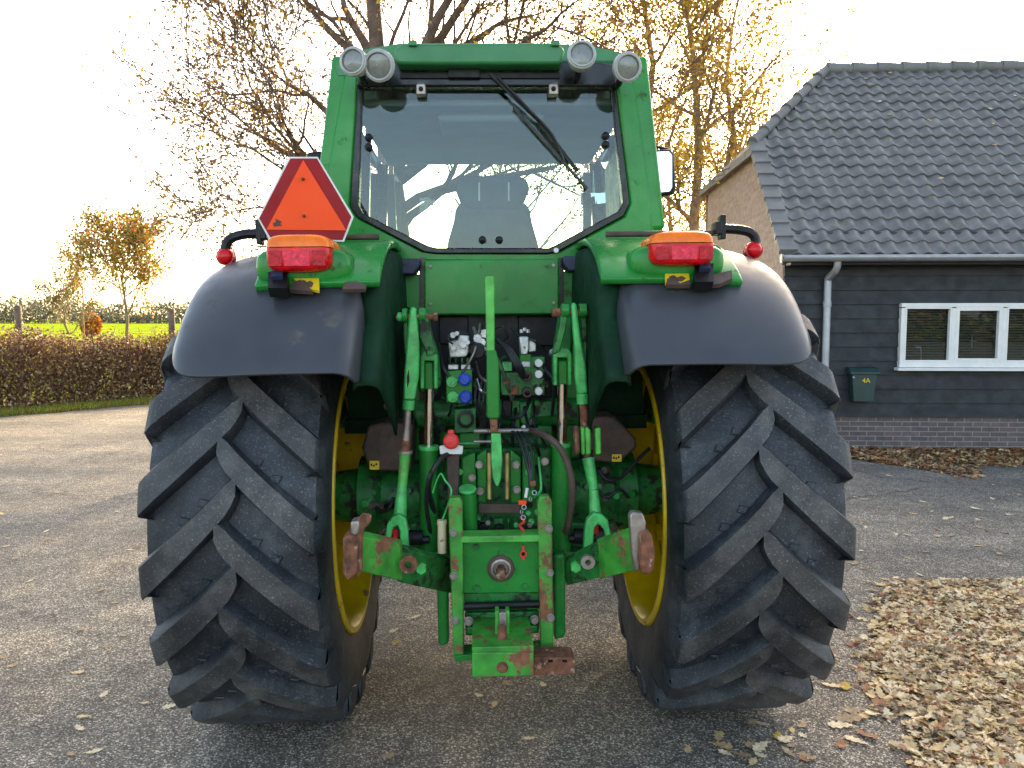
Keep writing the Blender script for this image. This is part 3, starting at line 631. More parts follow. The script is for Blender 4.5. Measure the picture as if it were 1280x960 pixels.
# leaves lying on the roof tiles
def leaf_outline(sd):
    rg = random.Random(sd); pts = []; n = 20
    for i in range(n):
        a = 2*PI*i/n; lobe = (1.25 if i % 2 else .66)*rg.uniform(.85, 1.15); x = .5*math.cos(a)*rg.uniform(.94, 1.06); y = .27*math.sin(a)*lobe*(1+.25*math.cos(a)); pts.append((x, y+.05*math.sin(x*3+sd)))
    return pts
def fallen_leaf(sd, material):
    pts = leaf_outline(sd); rg = random.Random(sd+99); b = MB(); cu = rg.uniform(.1, .35); tw_ = rg.uniform(-.3, .3)
    n = len(pts); vs = [(x, y, cu*(x*x+y*y*1.6)+tw_*x*y+.02) for x, y in pts]+[(0, 0, .02)]
    b.add(vs, [(i, (i+1) % n, n) for i in range(n)]); b.beam((-.5, 0, .08), (-.75, .05, .02), .03, .03, up=(0, 0, 1))
    o = b.build('fallen_leaf', material, fix=False, smooth=False); return o
random.seed(9)
# ground leaves: heap at the right = stuff, plus leaf drift along the wall
def leaf_layer(name, label, pts, mats, wts, seed, size, stack=.03, tilt=.35):
    rg = np.random.default_rng(seed); V = []; Fs = []; mi = []; base = []
    outl = []
    for s_ in range(8):
        o = np.array([(x, y) for x, y in leaf_outline(s_)]); outl.append(o)
    n = len(pts); k = 20
    ids = rg.integers(0, 8, n); O = np.array(outl)[ids]                # n,k,2
    sz = size*rg.uniform(.40, 1.35, (n, 1, 1)); 
    cu = rg.uniform(-.2, .7, (n, 1)); tw_ = rg.uniform(-.6, .6, (n, 1)); z = cu*(O[..., 0]**2+O[..., 1]**2)+tw_*O[..., 0]*O[..., 1]
    Pl = np.concatenate([O, z[..., None]], -1); Pl = np.concatenate([Pl, np.zeros((n, 1, 3))], 1)*sz
    a = rg.uniform(0, 2*PI, n); t = rg.normal(0, tilt, n); t2 = rg.normal(0, tilt, n)
    ca, sa, ct, st, cp, sp_ = np.cos(a), np.sin(a), np.cos(t), np.sin(t), np.cos(t2), np.sin(t2)
    Rz = np.zeros((n, 3, 3)); Rz[:, 0, 0] = ca; Rz[:, 0, 1] = -sa; Rz[:, 1, 0] = sa; Rz[:, 1, 1] = ca; Rz[:, 2, 2] = 1
    Rx = np.zeros((n, 3, 3)); Rx[:, 0, 0] = 1; Rx[:, 1, 1] = ct; Rx[:, 1, 2] = -st; Rx[:, 2, 1] = st; Rx[:, 2, 2] = ct
    Ry = np.zeros((n, 3, 3)); Ry[:, 1, 1] = 1; Ry[:, 0, 0] = cp; Ry[:, 0, 2] = sp_; Ry[:, 2, 0] = -sp_; Ry[:, 2, 2] = cp
    Q = np.einsum('nij,njk,nkl,nml->nmi', Rz, Rx, Ry, Pl)
    Q += pts[:, None, :]; Q[..., 2] = np.maximum(Q[..., 2], .003)
    V = Q.reshape(-1, 3); base = np.arange(n)*(k+1); i = np.arange(k)
    Fq = np.stack([base[:, None]+i, base[:, None]+(i+1) % k, np.broadcast_to(base[:, None]+k, (n, k))], -1).reshape(-1, 3)
    m_ = np.repeat(rg.choice(len(mats), size=n, p=np.array(wts)/sum(wts)), k)
    o = tri_mesh(name, V, Fq, mats, m_); return tag(o, label, None, None, 'stuff')
def poly_mask(poly, X, Y):
    ins = np.zeros(len(X), bool); j = len(poly)-1
    for i in range(len(poly)):
        xi, yi = poly[i]; xj, yj = poly[j]
        cnd = ((yi > Y) != (yj > Y)) & (X < (xj-xi)*(Y-yi)/(yj-yi+1e-9)+xi); ins ^= cnd; j = i
    return ins
hp = [G(*q)[:2] for q in ((1130, 735), (1180, 727), (1300, 728), (1420, 735), (1700, 1100), (1170, 1000), (1175, 950), (1165, 900), (1122, 868), (1105, 838), (1118, 790))]
rg = np.random.default_rng(77); A = np.array(hp); mn, mx = A.min(0), A.max(0); X = rg.uniform(mn[0], mx[0], 44000); Y = rg.uniform(mn[1], mx[1], 44000); k_ = poly_mask([tuple(q) for q in hp], X+rg.normal(0, .09, 44000), Y+rg.normal(0, .09, 44000)); X, Y = X[k_], Y[k_]
Z = rg.uniform(.004, .020, len(X)); leaf_layer('leaf_heap', 'thick bed of pale fallen oak leaves at the right', np.stack([X, Y, Z], 1), [LM['pale'], LM['straw'], LM['dry'], LM['redbrown'], LM['dark']], [6, 5, 3.5, 2.4, 1.0], 5, .056, tilt=.24)
# drift at the wall
n = 15000; u = rg.uniform(-.1, 8.2, n); lim = .42+1.25*np.exp(-((u-1.5)/.55)**2)+.5*np.exp(-((u-2.6)/.5)**2)+.8*np.exp(-((u-5)/.9)**2)+.10*np.sin(u*9); v_ = rg.uniform(0, 1, n)**1.35*lim
c, s = math.cos(HR), math.sin(HR); lx, ly = u, -.06-v_; P = np.stack([HX+lx*c-ly*s, HY+lx*s+ly*c, rg.uniform(.004, .05, n)*np.exp(-v_*1.5)], 1)
leaf_layer('leaf_drift', 'drift of rust brown leaves along the foot of the house wall', P, [LM['redbrown'], LM['dark'], LM['dry'], LM['straw'], LM['rust']], [5, 1, 5, 4, 4], 6, .070)
# single leaves
kinds = [fallen_leaf(i, LM[k]) for i, k in enumerate(['pale', 'straw', 'dry', 'gold', 'redbrown', 'dry'])]
kinds_used = [False]*6
def place_leaf(x, y, s_, ki, label, group):
    if kinds_used[ki]: o = kinds[ki].copy(); C.objects.link(o)
    else: o = kinds[ki]; kinds_used[ki] = True
    o.location = (x, y, .004); o.rotation_euler = (random.uniform(-.15, .15), random.uniform(-.15, .15), random.uniform(0, 6.3)); o.scale = (s_, s_, s_); tag(o, label, 'leaf', group)
    return o
def scatter(n, x0, x1, y0, y1, label, group, wt=(5, 5, 4, 1, 2, 4), smin=.05, smax=.09, powr=1):
    for i in range(n):
        px = random.uniform(x0, x1); py = y0+(y1-y0)*random.random()**powr; g = G(px, py); place_leaf(g.x, g.y, random.uniform(smin, smax), random.choices(range(6), wt)[0], label, group)
scatter(26, 1040, 1160, 850, 955, 'pale curled oak leaf on the asphalt beside the leaf bed', 'loose leaves beside the leaf bed', smin=.07, smax=.11)
scatter(24, 480, 1040, 770, 955, 'small dry leaf on the dark asphalt behind the tractor', 'dry leaves on the asphalt behind the tractor', smin=.035, smax=.065)
scatter(16, 880, 1010, 905, 950, 'dry leaf on the asphalt just behind the right tyre', 'dry leaves behind the right tyre', smin=.04, smax=.08)
scatter(18, 0, 220, 720, 955, 'dry leaf on the asphalt left of the tractor', 'dry leaves left of the tractor', smin=.035, smax=.07)
scatter(40, 1065, 1280, 590, 725, 'small leaf on the asphalt between house and leaf bed', 'leaves on the open asphalt by the house', smin=.04, smax=.08)
scatter(22, 0, 190, 560, 720, 'tiny leaf on the sunlit asphalt near the road', 'leaves on the sunlit asphalt', smin=.04, smax=.07)
for i in range(46):                      # on the roof
    x = random.uniform(1.6, 8.5); s_ = slope_len*(1-random.random()**1.3*.75); y = eave_y+s_*cs; z = EZ+s_*sn
    if z > hipz and x < z-hipz+.3: continue
    y -= .06*sn; z += .06*cs; o = place_leaf(0, 0, random.uniform(.05, .09), random.choices(range(6), (4, 4, 4, 1, 4, 3))[0], 'dry leaf caught on the grey roof tiles', 'leaves on the roof tiles')
    o.location = (HX+x*c-y*s, HY+x*s+y*c, z); o.rotation_euler = (R(45), 0, random.uniform(-.6, .6)+HR)
for i in range(6):
    if not kinds_used[i]: bpy.data.objects.remove(kinds[i])
#TRACTOR
# ================================================================== TRACTOR
tr = empty('tractor', (TX, TY, TZ), TROT); tr.rotation_euler = (0, TROLL, TROT)
tag(tr, 'green farm tractor seen from behind with huge muddy rear tyres and yellow rims', 'tractor')
def Lp(poly, ly): return [(q.x, q.z) for q in (L(a, b_, ly) for a, b_ in poly)]
def plate(name, poly, ly, th, material, parent=tr, bevel=.003, **k):
    b = MB(); b.prism(Lp(poly, ly), ly, ly+th); return b.build(name, material, parent, bevel=bevel, **k)
def bolt(parent, px, py, ly, r=.014, material='zinc', name='bolt', ln_=.014):
    q = L(px, py, ly); b = MB(); b.cyl((q.x, ly-ln_*.3, q.z), (q.x, ly+.004, q.z), r*1.25, 14); b.cyl((q.x, ly-ln_, q.z), (q.x, ly-ln_*.3, q.z), r, 6); return b.build(name, material, parent, bevel=.001)
TRX, WR, TW = .914, .92, .292      # track half width, wheel radius, tread half width
# ---------- wheels
def make_tyre(R_, hw, n_l, rim_r, sect, lugh=.052, skew=.31, th0=.036):
    b = MB(); b.mi = 0; k = R_/.92; car = R_-lugh
    prof = [(-hw*.93, rim_r-.01), (-hw*.97, rim_r+.02), (-hw*1.03, rim_r+(car-rim_r)*.30), (-hw*1.05, rim_r+(car-rim_r)*.55), (-hw*1.03, rim_r+(car-rim_r)*.78), (-hw*.97, rim_r+(car-rim_r)*.92), (-hw*.86, car-.010), (-hw*.5, car), (0, car+.003)]
    prof = prof + [(-a, r) for a, r in prof[-2::-1]]
    b.lathe(prof, (0, 0, 0), (1, 0, 0), 120)
    def rt(w_): a = abs(w_)/hw; return R_ - .004*a*a - (.012*((a-.8)/.2)**2 if a > .8 else 0)
    def rb(w_):
        a = abs(w_); 
        pts = [(0, car-.006), (hw*.86, car-.018), (hw*.97, rim_r+(car-rim_r)*.92-.012), (hw*1.03, rim_r+(car-rim_r)*.78)]
        for (a0, r0), (a1, r1) in zip(pts[:-1], pts[1:]):
            if a <= a1: return r0+(r1-r0)*(a-a0)/(a1-a0)
        return pts[-1][1]
    rnd = random.Random(4)
    for sd in (-1, 1):
        for i in range(n_l):
            ph0 = 2*PI*(i+(.5 if sd > 0 else 0))/n_l; S = [0, .04, .10, .25, .4, .55, .7, .85, .94, 1.0]; rows = []
            for s_ in S:
                w_ = sd*(-.035*hw/.295+s_*(hw*.985+.035)); drop = skew*(s_**.88)*.92/R_*k
                th = (th0+.006*s_)*k/R_
                nose = {0: .55, .04: .85}.get(s_, 1)
                if s_ == 0: nose = .6
                c0 = ph0-drop; top = rt(w_); bot = rb(w_)
                if s_ == 1.0: top -= .006
                fl = .014*k/R_
                row = [(w_, bot, c0-(th+fl)*nose), (w_, top-.007, c0-th*nose), (w_, top, c0-(th-.006/R_)*nose), (w_, top, c0+(th-.006/R_)*nose), (w_, top-.007, c0+th*nose), (w_, bot, c0+(th+fl)*nose)]
                rows.append(row)
            # shoulder foot running down onto the sidewall
            for w2, tr_, sh in ((hw*1.03, R_-.045*k, 0), (hw*1.045, R_-.13*k, .022)):
                c0 = ph0-skew*.92/R_*k-sh; th = (th0+.004)*k/R_; bot = tr_-.02
                rows.append([(sd*(w2-.05), bot, c0-th*1.25), (sd*(w2-.006), tr_, c0-th), (sd*w2, tr_, c0-th*.85), (sd*w2, tr_, c0+th*.85), (sd*(w2-.006), tr_, c0+th), (sd*(w2-.05), bot, c0+th*1.25)])
            P = [[(w_, -r*math.cos(p_), r*math.sin(p_)) for w_, r, p_ in row] for row in rows]
            n0 = len(b.v); b.mi = 0; m_ = len(P)
            vs = [q for row in P for q in row]; fs = []
            ms = []
            for a in range(m_-1):
                for j in range(5):
                    f = (a*6+j, a*6+j+1, (a+1)*6+j+1, (a+1)*6+j); fs.append(f if sd > 0 else f[::-1]); ms.append(1 if j == 2 and a < 9 else 0)
            fs.append((0, 1, 2, 3, 4, 5)); fs.append(tuple((m_-1)*6+j for j in range(6))); ms += [0, 0]
            b.add(vs, fs); b.m[-len(fs):] = ms
    # moulded pads between the lugs
    for i in range(n_l*2):
        ph = 2*PI*(i+.25)/(n_l*2); 
        sd = 1 if i % 2 else -1
        for w_ in (.30, .52): 
            r = car+.002; c0 = ph-skew*w_*.9+.0; x = sd*w_*hw
            vs = [(x+dx, -r*math.cos(c0+dp), r*math.sin(c0+dp)) for dx, dp in ((-.022, -.012), (.012, -.020), (.024, .010), (-.010, .018))] + [(x+dx*.8, -(r+.005)*math.cos(c0+dp*.8), (r+.005)*math.sin(c0+dp*.8)) for dx, dp in ((-.022, -.012), (.012, -.020), (.024, .010), (-.010, .018))]
            b.mi = 0; b.add(vs, [(4, 5, 6, 7), (0, 1, 5, 4), (1, 2, 6, 5), (2, 3, 7, 6), (3, 0, 4, 7)])
    return b
def make_wheel(R_, hw, n_l, rim_r, x, y, side, lugh=.052, skew=.31, th0=.036):
    root = empty('wheel', (x, y, R_-.006), 0, tr); root.rotation_euler = (R(7 if side > 0 else 3), 0, 0)
    make_tyre(R_, hw, n_l, rim_r, None, lugh, skew, th0).build('tyre', ['tyre', 'tread'], root, fix=True, angle=30)
    s_ = side   # outward sign
    prof = [(hw*.97, rim_r+.022), (hw*1.0, rim_r+.016), (hw*1.0, rim_r-.004), (hw*.92, rim_r-.012), (hw*.66, rim_r-.028), (hw*.40, rim_r-.035), (-hw*.40, rim_r-.035), (-hw*.66, rim_r-.028), (-hw*.92, rim_r-.012), (-hw*1.0, rim_r-.004), (-hw*1.0, rim_r+.016), (-hw*.97, rim_r+.022)]
    b = MB(); b.lathe(prof, (0, 0, 0), (1, 0, 0), 72); b.build('rim', 'yellow', root, solid=.007, angle=40)
    # wheel disc, dished
    pr = [(.02*s_, .07), (.02*s_, .20), (-.03*s_, .26), (-.09*s_, rim_r-.10), (-.10*s_, rim_r-.04)]
    b = MB(); b.lathe(pr, (0, 0, 0), (1, 0, 0), 64)
    for i in range(8):
        a = 2*PI*i/8; b.box((-.10*s_, (rim_r-.05)*math.cos(a), (rim_r-.05)*math.sin(a)), (.03, .10, .06), Matrix.Rotation(a, 3, 'X'))
    d = b.build('wheel_disc', 'yellow', root, solid=.012, angle=40)
    b = MB()
    for i in range(10):
        a = 2*PI*i/10; b.cyl((-.02*s_, .15*math.cos(a), .15*math.sin(a)), (.05*s_, .15*math.cos(a), .15*math.sin(a)), .016, 6)
    b.cyl((-.06*s_, 0, 0), (.07*s_, 0, 0), .085, 24); b.build('hub', 'green_dirty', root)
    return root
for s_ in (-1, 1):
    make_wheel(WR, TW, 20, .560, s_*TRX, 0, s_, .060, .35, .056)
    make_wheel(.64, .21, 17, .36, s_*.84, 2.45, s_, .042, .22, .030)
# ---------- rear axle
for s_ in (-1, 1):
    b = MB(); b.lathe([(.10, .20), (.24, .185), (.30, .155), (.50, .150), (.52, .175), (.60, .175), (.61, .12), (.80, .10)], (0, 0, WR), (s_, 0, 0), 32)
    ax = b.build('axle_housing', 'green_dirty', tr)
    for i in range(12):
        a = 2*PI*i/12; MB().cyl((s_*.535, .155*math.cos(a), WR+.155*math.sin(a)), (s_*.505, .155*math.cos(a), WR+.155*math.sin(a)), .011, 6).build('bolt', 'green_dirty', ax)
    for k_ in range(3): MB().cyl((s_*(.33+k_*.05), -.145, WR+.05), (s_*(.33+k_*.05), -.175, WR+.055), .014, 6).build('bolt', 'green_dirty', ax)
# ---------- fenders
def fender_surface(side, rb, H, xin, xout, ph0, ph1, t0=0, t1=1, nt_=26, nph=30, off_=0, n=3.2, cut=14, roll=False):
    rows = []
    if roll:      # inner edge rolled down towards the cab
        for dx, dr in ((-.062, -.105), (-.058, -.065), (-.044, -.030), (-.022, -.008)):
            row = []
            for j in range(nph+1):
                ph = R(ph0+(ph1-ph0)*j/nph+(1.5 if dr < -.1 else 0)); dg_ = math.degrees(ph); q_ = min(1, max(0, (dg_-52)/38)); r_ = rb+H+off_+dr-.075*q_*q_*(3-2*q_)
                row.append((side*(xin+dx), -r_*math.cos(ph), WR+r_*math.sin(ph)))
            rows.append(row)
    for i in range(nt_+1):
        t = t0+(t1-t0)*i/nt_; a = t*PI/2; fx = math.sin(a)**(2/n) if a > 0 else 0; fr = math.cos(a)**(2/n) if a < PI/2-1e-6 else 0; row = []
        x = xin+(xout-xin)*fx; r = rb+H*fr+off_
        for j in range(nph+1):
            p0 = ph0+cut*t**5; ph = R(p0+(ph1-p0)*j/nph)
            xx_ = x - (.06*max(0, (j/nph-.2))*fx)
            dg_ = math.degrees(ph); q_ = min(1, max(0, (dg_-52)/38)); r_ = r-.075*q_*q_*(3-2*q_)
            row.append((side*xx_, -r_*math.cos(ph), WR+r_*math.sin(ph)))
        rows.append(row)
    return rows
for s_ in (-1, 1):
    fd = empty('fender', (s_*.75, 0, WR), 0, tr)
    fd.location = (0, 0, 0)
    b = MB(); b.grid(fender_surface(s_, .985, .155, .53 if s_ < 0 else .485, 1.10 if s_ < 0 else 1.085, 32.2 if s_ < 0 else 32.8, 150, cut=20, roll=True)); 
    # rolled inner corner of the plastic
    ext = b.build('fender_extension', 'fender', fd, solid=.012, bevel=.004, angle=60)
    # green inner wall, its shade put into the dark paint colour
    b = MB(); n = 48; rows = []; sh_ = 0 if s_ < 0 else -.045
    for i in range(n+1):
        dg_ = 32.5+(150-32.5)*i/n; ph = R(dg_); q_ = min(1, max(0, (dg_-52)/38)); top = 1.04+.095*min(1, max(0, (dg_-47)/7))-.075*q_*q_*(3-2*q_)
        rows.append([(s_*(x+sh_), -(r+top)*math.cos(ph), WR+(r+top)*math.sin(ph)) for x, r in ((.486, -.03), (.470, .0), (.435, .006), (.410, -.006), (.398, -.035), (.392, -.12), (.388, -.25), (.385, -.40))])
    b.grid(rows); b.build('inner_panel', 'green_shaded', fd, solid=.008, angle=50)
    # green upper cap carrying the lamp
    b = MB(); rows = fender_surface(s_, .985, .155, .405 if s_ < 0 else .36, 1.06, 50.5, 135, 0, .34 if s_ < 0 else .40, 20, 26, .022, cut=2)
    b.grid(rows); b.build('fender_cap', 'green', fd, solid=.03, bevel=.010, bseg=3, angle=60)
    # rusty torn edge patches
# tail lights
def lamp_block(px0, px1, py0, py1, ly, depth, name, material, parent, rr=.35, n=5.0, clip=None):
    a = L(px0, py1, ly); c_ = L(px1, py0, ly); cx, cz = (a.x+c_.x)/2, (a.z+c_.z)/2; hx_, hz = (c_.x-a.x)/2, (c_.z-a.z)/2; rows = []
    for i, (f, yy) in enumerate([(.0, -.0), (.55, -.0), (.80, .004), (.93, .014), (.99, .035), (1, .06), (1, depth)]):
        row = []
        for k_ in range(41):
            th = 2*PI*k_/40; ct, st = math.cos(th), math.sin(th); row.append((cx+hx_*f*abs(ct)**(2/n)*(1 if ct > 0 else -1), ly+yy, cz+hz*f*abs(st)**(2/n)*(1 if st > 0 else -1)))
        if clip: row = [(x, y, clip(z)) for x, y, z in row]
        rows.append(row)
    b = MB(); b.grid(rows); return b
for s_, (x0, x1, y0, y1) in ((-1, (330, 411, 293, 340)), (1, (815, 896, 289, 332))):
    ly = -.80
    ym = y0+.34*(y1-y0); zs = L(x0, ym, ly).z
    tl = lamp_block(x0, x1, y0, y1, ly, .20, '', '', None, n=4.2, clip=lambda z: min(z, zs-.002)).build('tail_light', 'redlens', tr, angle=60)
    lamp_block(x0, x1, y0-2, y1, ly, .20, '', '', None, n=4.2, clip=lambda z: max(z, zs+.001)).build('amber_lens', 'amberlens', tl, angle=60)
    xa, xb = L(x0, ym, ly).x, L(x1, ym, ly).x
    for f0, f1 in ((.06, .27), (.30, .70), (.73, .94)):      # reflector chambers showing through the lens
        b = MB(); z0_, z1_ = L(x0, y1-7, ly).z, zs-.012; b.box((xa+(xb-xa)*(f0+f1)/2, ly-.0015, (z0_+z1_)/2), ((xb-xa)*(f1-f0), .003, z1_-z0_)); b.build('lens_chamber', 'redlens_deep' if f0 != .30 else 'redlens_pale', tl, bevel=.001)
    # green cowl round the lamp
    ax0, ax1 = x0-(13 if s_ < 0 else 26), x1+(26 if s_ < 0 else 13)
    lamp_block(ax0, ax1, y0+14, y1+17, ly+.06, .34, '', '', None, n=3.4).build('lamp_cowl', 'green', tr, angle=60)
# stickers, sockets, torn rusty patches on the fenders
def sticker(px0, px1, py0, py1, ly, parent=tr, marks=True):
    o = plate('warning_sticker', [(px0, py0), (px1, py0), (px1, py1), (px0, py1)], ly, .003, 'sticker', parent, bevel=0)
    if marks:
        w_ = px1-px0; h_ = py1-py0
        b = MB()
        for f, g in ((.2, .45), (.45, .55), (.7, .4)):
            q = L(px0+w_*f, py0+h_*g, ly-.002); r = abs(L(px0+w_*.12, py0, ly).x-L(px0, py0, ly).x); b.prism([(q.x+r*math.cos(a)*(.7+.5*((i*7) % 3)/2), q.z+r*1.2*math.sin(a)*(.7+.5*((i*5) % 3)/2)) for i, a in enumerate([k_*PI/4 for k_ in range(8)])], ly-.002, ly-.0005)
        b.build('pictogram', 'blackpaint', o, smooth=False)
    return o
def fl(px, py, rad=1.178):         # local y on the fender face seen at this pixel (cap radius 1.165)
    lo, hi = -1.15, 0
    for _ in range(30):
        m_ = (lo+hi)/2; q = L(px, py, m_); r = math.hypot(m_, q.z-WR)
        if r > rad: lo = m_
        else: hi = m_
    return hi
def fpatch(name, poly, material, th=.006, parent=tr, out=.0):
    """flat patch lying on the sloping fender face under the given pixels"""
    vs = []
    for a, b_ in poly:
        y = fl(a, b_)-out; q = L(a, b_, y); vs.append(q)
    n = len(vs); nn_ = Vector((0, -.62, .78)); b = MB(); b.add([v+nn_*th for v in vs]+[v-nn_*.008 for v in vs], [tuple(range(n)), tuple(range(2*n-1, n-1, -1))]+[(i, i+n, (i+1) % n+n, (i+1) % n) for i in range(n)])
    return b.build(name, material, parent, smooth=False)
fpatch('warning_sticker', [(367, 349), (399, 348), (399, 364), (386, 362), (376, 356)], 'sticker', .003)
fpatch('warning_sticker', [(831, 342), (861, 341), (862, 352), (850, 356), (832, 355)], 'sticker', .003)
for pts_ in ([(375, 353), (380, 351), (384, 354), (388, 352), (392, 355), (390, 360), (384, 359), (378, 356)], [(836, 347), (842, 345), (846, 348), (852, 346), (857, 349), (852, 353), (843, 352), (838, 351)]):
    fpatch('sticker_print', pts_, 'brown', .0045)
fpatch('rusty_tear', [(362, 364), (366, 355), (376, 352), (384, 357), (391, 366)], 'brown', .008)
fpatch('rusty_tear', [(428, 363), (432, 354), (446, 353), (458, 358), (456, 363)], 'brown', .006)
fpatch('rusty_tear', [(832, 358), (834, 350), (842, 351), (850, 356), (862, 352), (863, 358)], 'brown', .008)
fpatch('rusty_tear', [(888, 346), (914, 340), (915, 350), (900, 357), (888, 358)], 'brown', .008)
for (x0, x1, y0, y1) in ((337, 361, 348, 369), (867, 890, 338, 361)):
    so = fpatch('trailer_socket', [(x0, y0+1), (x1, y0), (x1, y1), (x0, y1)], 'black', .030)
    fpatch('socket_flap', [(x0+5, y0+4), (x1-5, y0+3), (x1-5, y0+10), (x0+5, y0+11)], 'navy', .044, parent=so)
# ---------- marker arms
def tubepx(name, pts, r, material, parent=tr, n=10): b = MB(); b.tube([L(*p_) for p_ in pts], r, n); return b.build(name, material, parent)
def smooth_path(pts, k=6):
    P = [Vector(L(*p_)) for p_ in pts]; out = []
    for i in range(len(P)-1):
        p0 = P[max(i-1, 0)]; p1 = P[i]; p2 = P[i+1]; p3 = P[min(i+2, len(P)-1)]
        for j in range(k):
            t = j/k; out.append(.5*((2*p1)+(-p0+p2)*t+(2*p0-5*p1+4*p2-p3)*t*t+(-p0+3*p1-3*p2+p3)*t**3))
    out.append(P[-1]); return out
def hose(name, pts, r, material='hose', parent=tr, n=10): b = MB(); b.tube(smooth_path(pts), r, n); return b.build(name, material, parent)
ly = -.35
for sg, P_ in ((-1, dict(fl=(325, 292), a=[(322, 292), (305, 293), (291, 297), (284, 303), (281, 312)], ball=(282, 321))), (1, dict(fl=(902, 286), a=[(905, 286), (922, 287), (936, 290), (943, 296), (945, 304)], ball=(942, 313)))):
    am = hose('marker_arm', [(a, b_, ly) for a, b_ in P_['a']], .019, 'black')
    q = L(*P_['fl'], ly); b = MB(); b.box((q.x, ly, q.z+.005), (.022, .05, .095)); b.box((q.x-sg*.02, ly, q.z), (.025, .07, .05)); b.build('bracket', 'black', am, bevel=.004)
    q = L(*P_['ball'], ly); b = MB(); b.cyl((q.x-.0, ly+.030, q.z), (q.x, ly-.012, q.z), .034, 20); b.ball((q.x, ly-.012, q.z), .030, 16, (1, .7, 1)); b.build('marker_lamp', 'redlens', am)
tubepx('support_bar', [(418, 297, -.30), (474, 296, -.28)], .012, 'brown'); tubepx('support_bar', [(757, 293, -.30), (905, 291, -.34)], .012, 'brown'); tubepx('support_bar', [(330, 291, -.34), (420, 297, -.30)], .012, 'brown')
# ---------- warning triangle
ly = -.42
tg = plate('warning_triangle', [(361, 196), (397, 196), (442, 271), (430, 302), (336, 299), (322, 273)], ly, .004, 'white', bevel=0)
plate('red_border', [(363, 198), (396, 198), (439, 271), (428, 300), (338, 297), (324, 273)], ly-.003, .003, 'darkred', tg, bevel=0)
plate('orange_panel', [(379, 200), (433, 288), (333, 287)], ly-.006, .003, 'orange', tg, bevel=0)
for a, b_ in ((379, 224), (380, 270)): bolt(tg, a, b_, ly-.006, .005, 'brown')
plate('approval_mark', [(341, 279), (345, 277), (344, 273), (348, 275), (352, 277), (350, 280), (353, 282), (346, 283), (342, 283)], ly-.0075, .001, 'brown', tg, bevel=0)
MB().beam(L(380, 200, ly+.02), L(380, 330, ly+.02), .03, .015).build('triangle_post', 'black', tr)
# ---------- cab
CY = .05       # plane of the rear window
WO = [(447, 104), (438, 258), (447, 272), (530, 315), (548, 317), (684, 317), (697, 315), (780, 270), (787, 255), (769, 104)]
GI = [(453, 109), (448, 256), (453, 266), (534, 307), (545, 310), (686, 310), (693, 307), (773, 264), (779, 253), (764, 109)]
CO = [(424, 92), (405, 205), (402, 262), (398, 300), (470, 305), (478, 326), (525, 326), (529, 320), (700, 320), (706, 322), (750, 322), (758, 304), (822, 300), (819, 262), (813, 205), (798, 92)]
cabf = empty('cab', (0, 0, 0), 0, tr)
def ring(outer, inner, y0, y1, name, material, parent, bevel=.006):
    """frame between two outlines with matching corner order, closed"""
    O = Lp(outer, y0); I = Lp(inner, y0); n = len(O); b = MB(); vs = [(x, y0, z) for x, z in O]+[(x, y0, z) for x, z in I]+[(x, y1, z) for x, z in O]+[(x, y1, z) for x, z in I]; fs = []
    for i in range(n):
        j = (i+1) % n; fs += [(i, j, n+j, n+i), (2*n+i, 3*n+i, 3*n+j, 2*n+j), (i, 2*n+i, 2*n+j, j), (n+i, n+j, 3*n+j, 3*n+i)]
    b.add(vs, fs); return b.build(name, material, parent, bevel=bevel)
# green rear frame, matched outline (10 corners)
CO10 = [(434, 68), (404, 240), (400, 300), (478, 324), (540, 326), (690, 326), (750, 322), (819, 300), (814, 240), (790, 70)]
ring(CO10, WO, CY-.02, CY+.10, 'rear_frame', 'green', cabf, .014)
ring(WO, GI, CY-.032, CY+.03, 'window_frame', 'blackpaint', cabf, .005)
gl = plate('rear_window', GI, CY-.018, .005, 'glass', cabf, bevel=0, smooth=False)
# corner posts / sides running forward
for s_, a, bt in ((-1, (431, 76), (407, 290)), (1, (793, 76), (815, 290))):
    p0 = L(*a, CY+.05); p1 = L(*bt, CY+.05)
    b = MB(); b.beam(p1, p0, .10, .13, up=(0, 1, 0), w2=.09, h2=.13); 
    b.build('corner_post', 'green', cabf, bevel=.02, bseg=3)
    for yy, z0_, m_ in ((.85, .95, 'blackpaint'), (1.62, .95, 'blackpaint')):
        MB().beam((s_*.745, yy, z0_), (s_*.66, yy-.02, 2.66), .06, .06, up=(0, 1, 0)).build('side_post', m_, cabf, bevel=.008)
    b = MB(); vs = [(s_*.735, .12, 1.62), (s_*.745, 1.6, 1.25), (s_*.665, 1.58, 2.66), (s_*.655, .12, 2.66)]; b.add(vs, [(0, 1, 2, 3)]); b.build('side_window', 'sideglass', cabf, smooth=False, solid=.005)
    b = MB(); b.add([(s_*.74, .12, 1.2), (s_*.75, 1.62, 1.1), (s_*.745, 1.62, 1.30), (s_*.735, .12, 1.66)], [(0, 1, 2, 3)]); b.build('side_panel', 'green', cabf, smooth=False, solid=.03)
# front
b = MB(); b.add([(-.56, 1.62, 1.3), (.56, 1.62, 1.3), (.60, 1.60, 2.66), (-.60, 1.60, 2.66)], [(0, 1, 2, 3)]); b.build('windscreen', 'sideglass', cabf, smooth=False, solid=.005)
b = MB(); b.box((0, 1.60, 2.70), (1.3, .06, .06)); b.build('windscreen_header', 'liner', cabf, bevel=.01)
for s_ in (-1, 1): MB().beam((s_*.60, 1.60, 1.3), (s_*.62, 1.60, 2.6), .05, .05).build('front_post', 'cabgrey', cabf)
MB().beam((.12, 1.66, 1.9), (-.22, 1.66, 2.46), .012, .01).build('front_wiper', 'black', cabf)
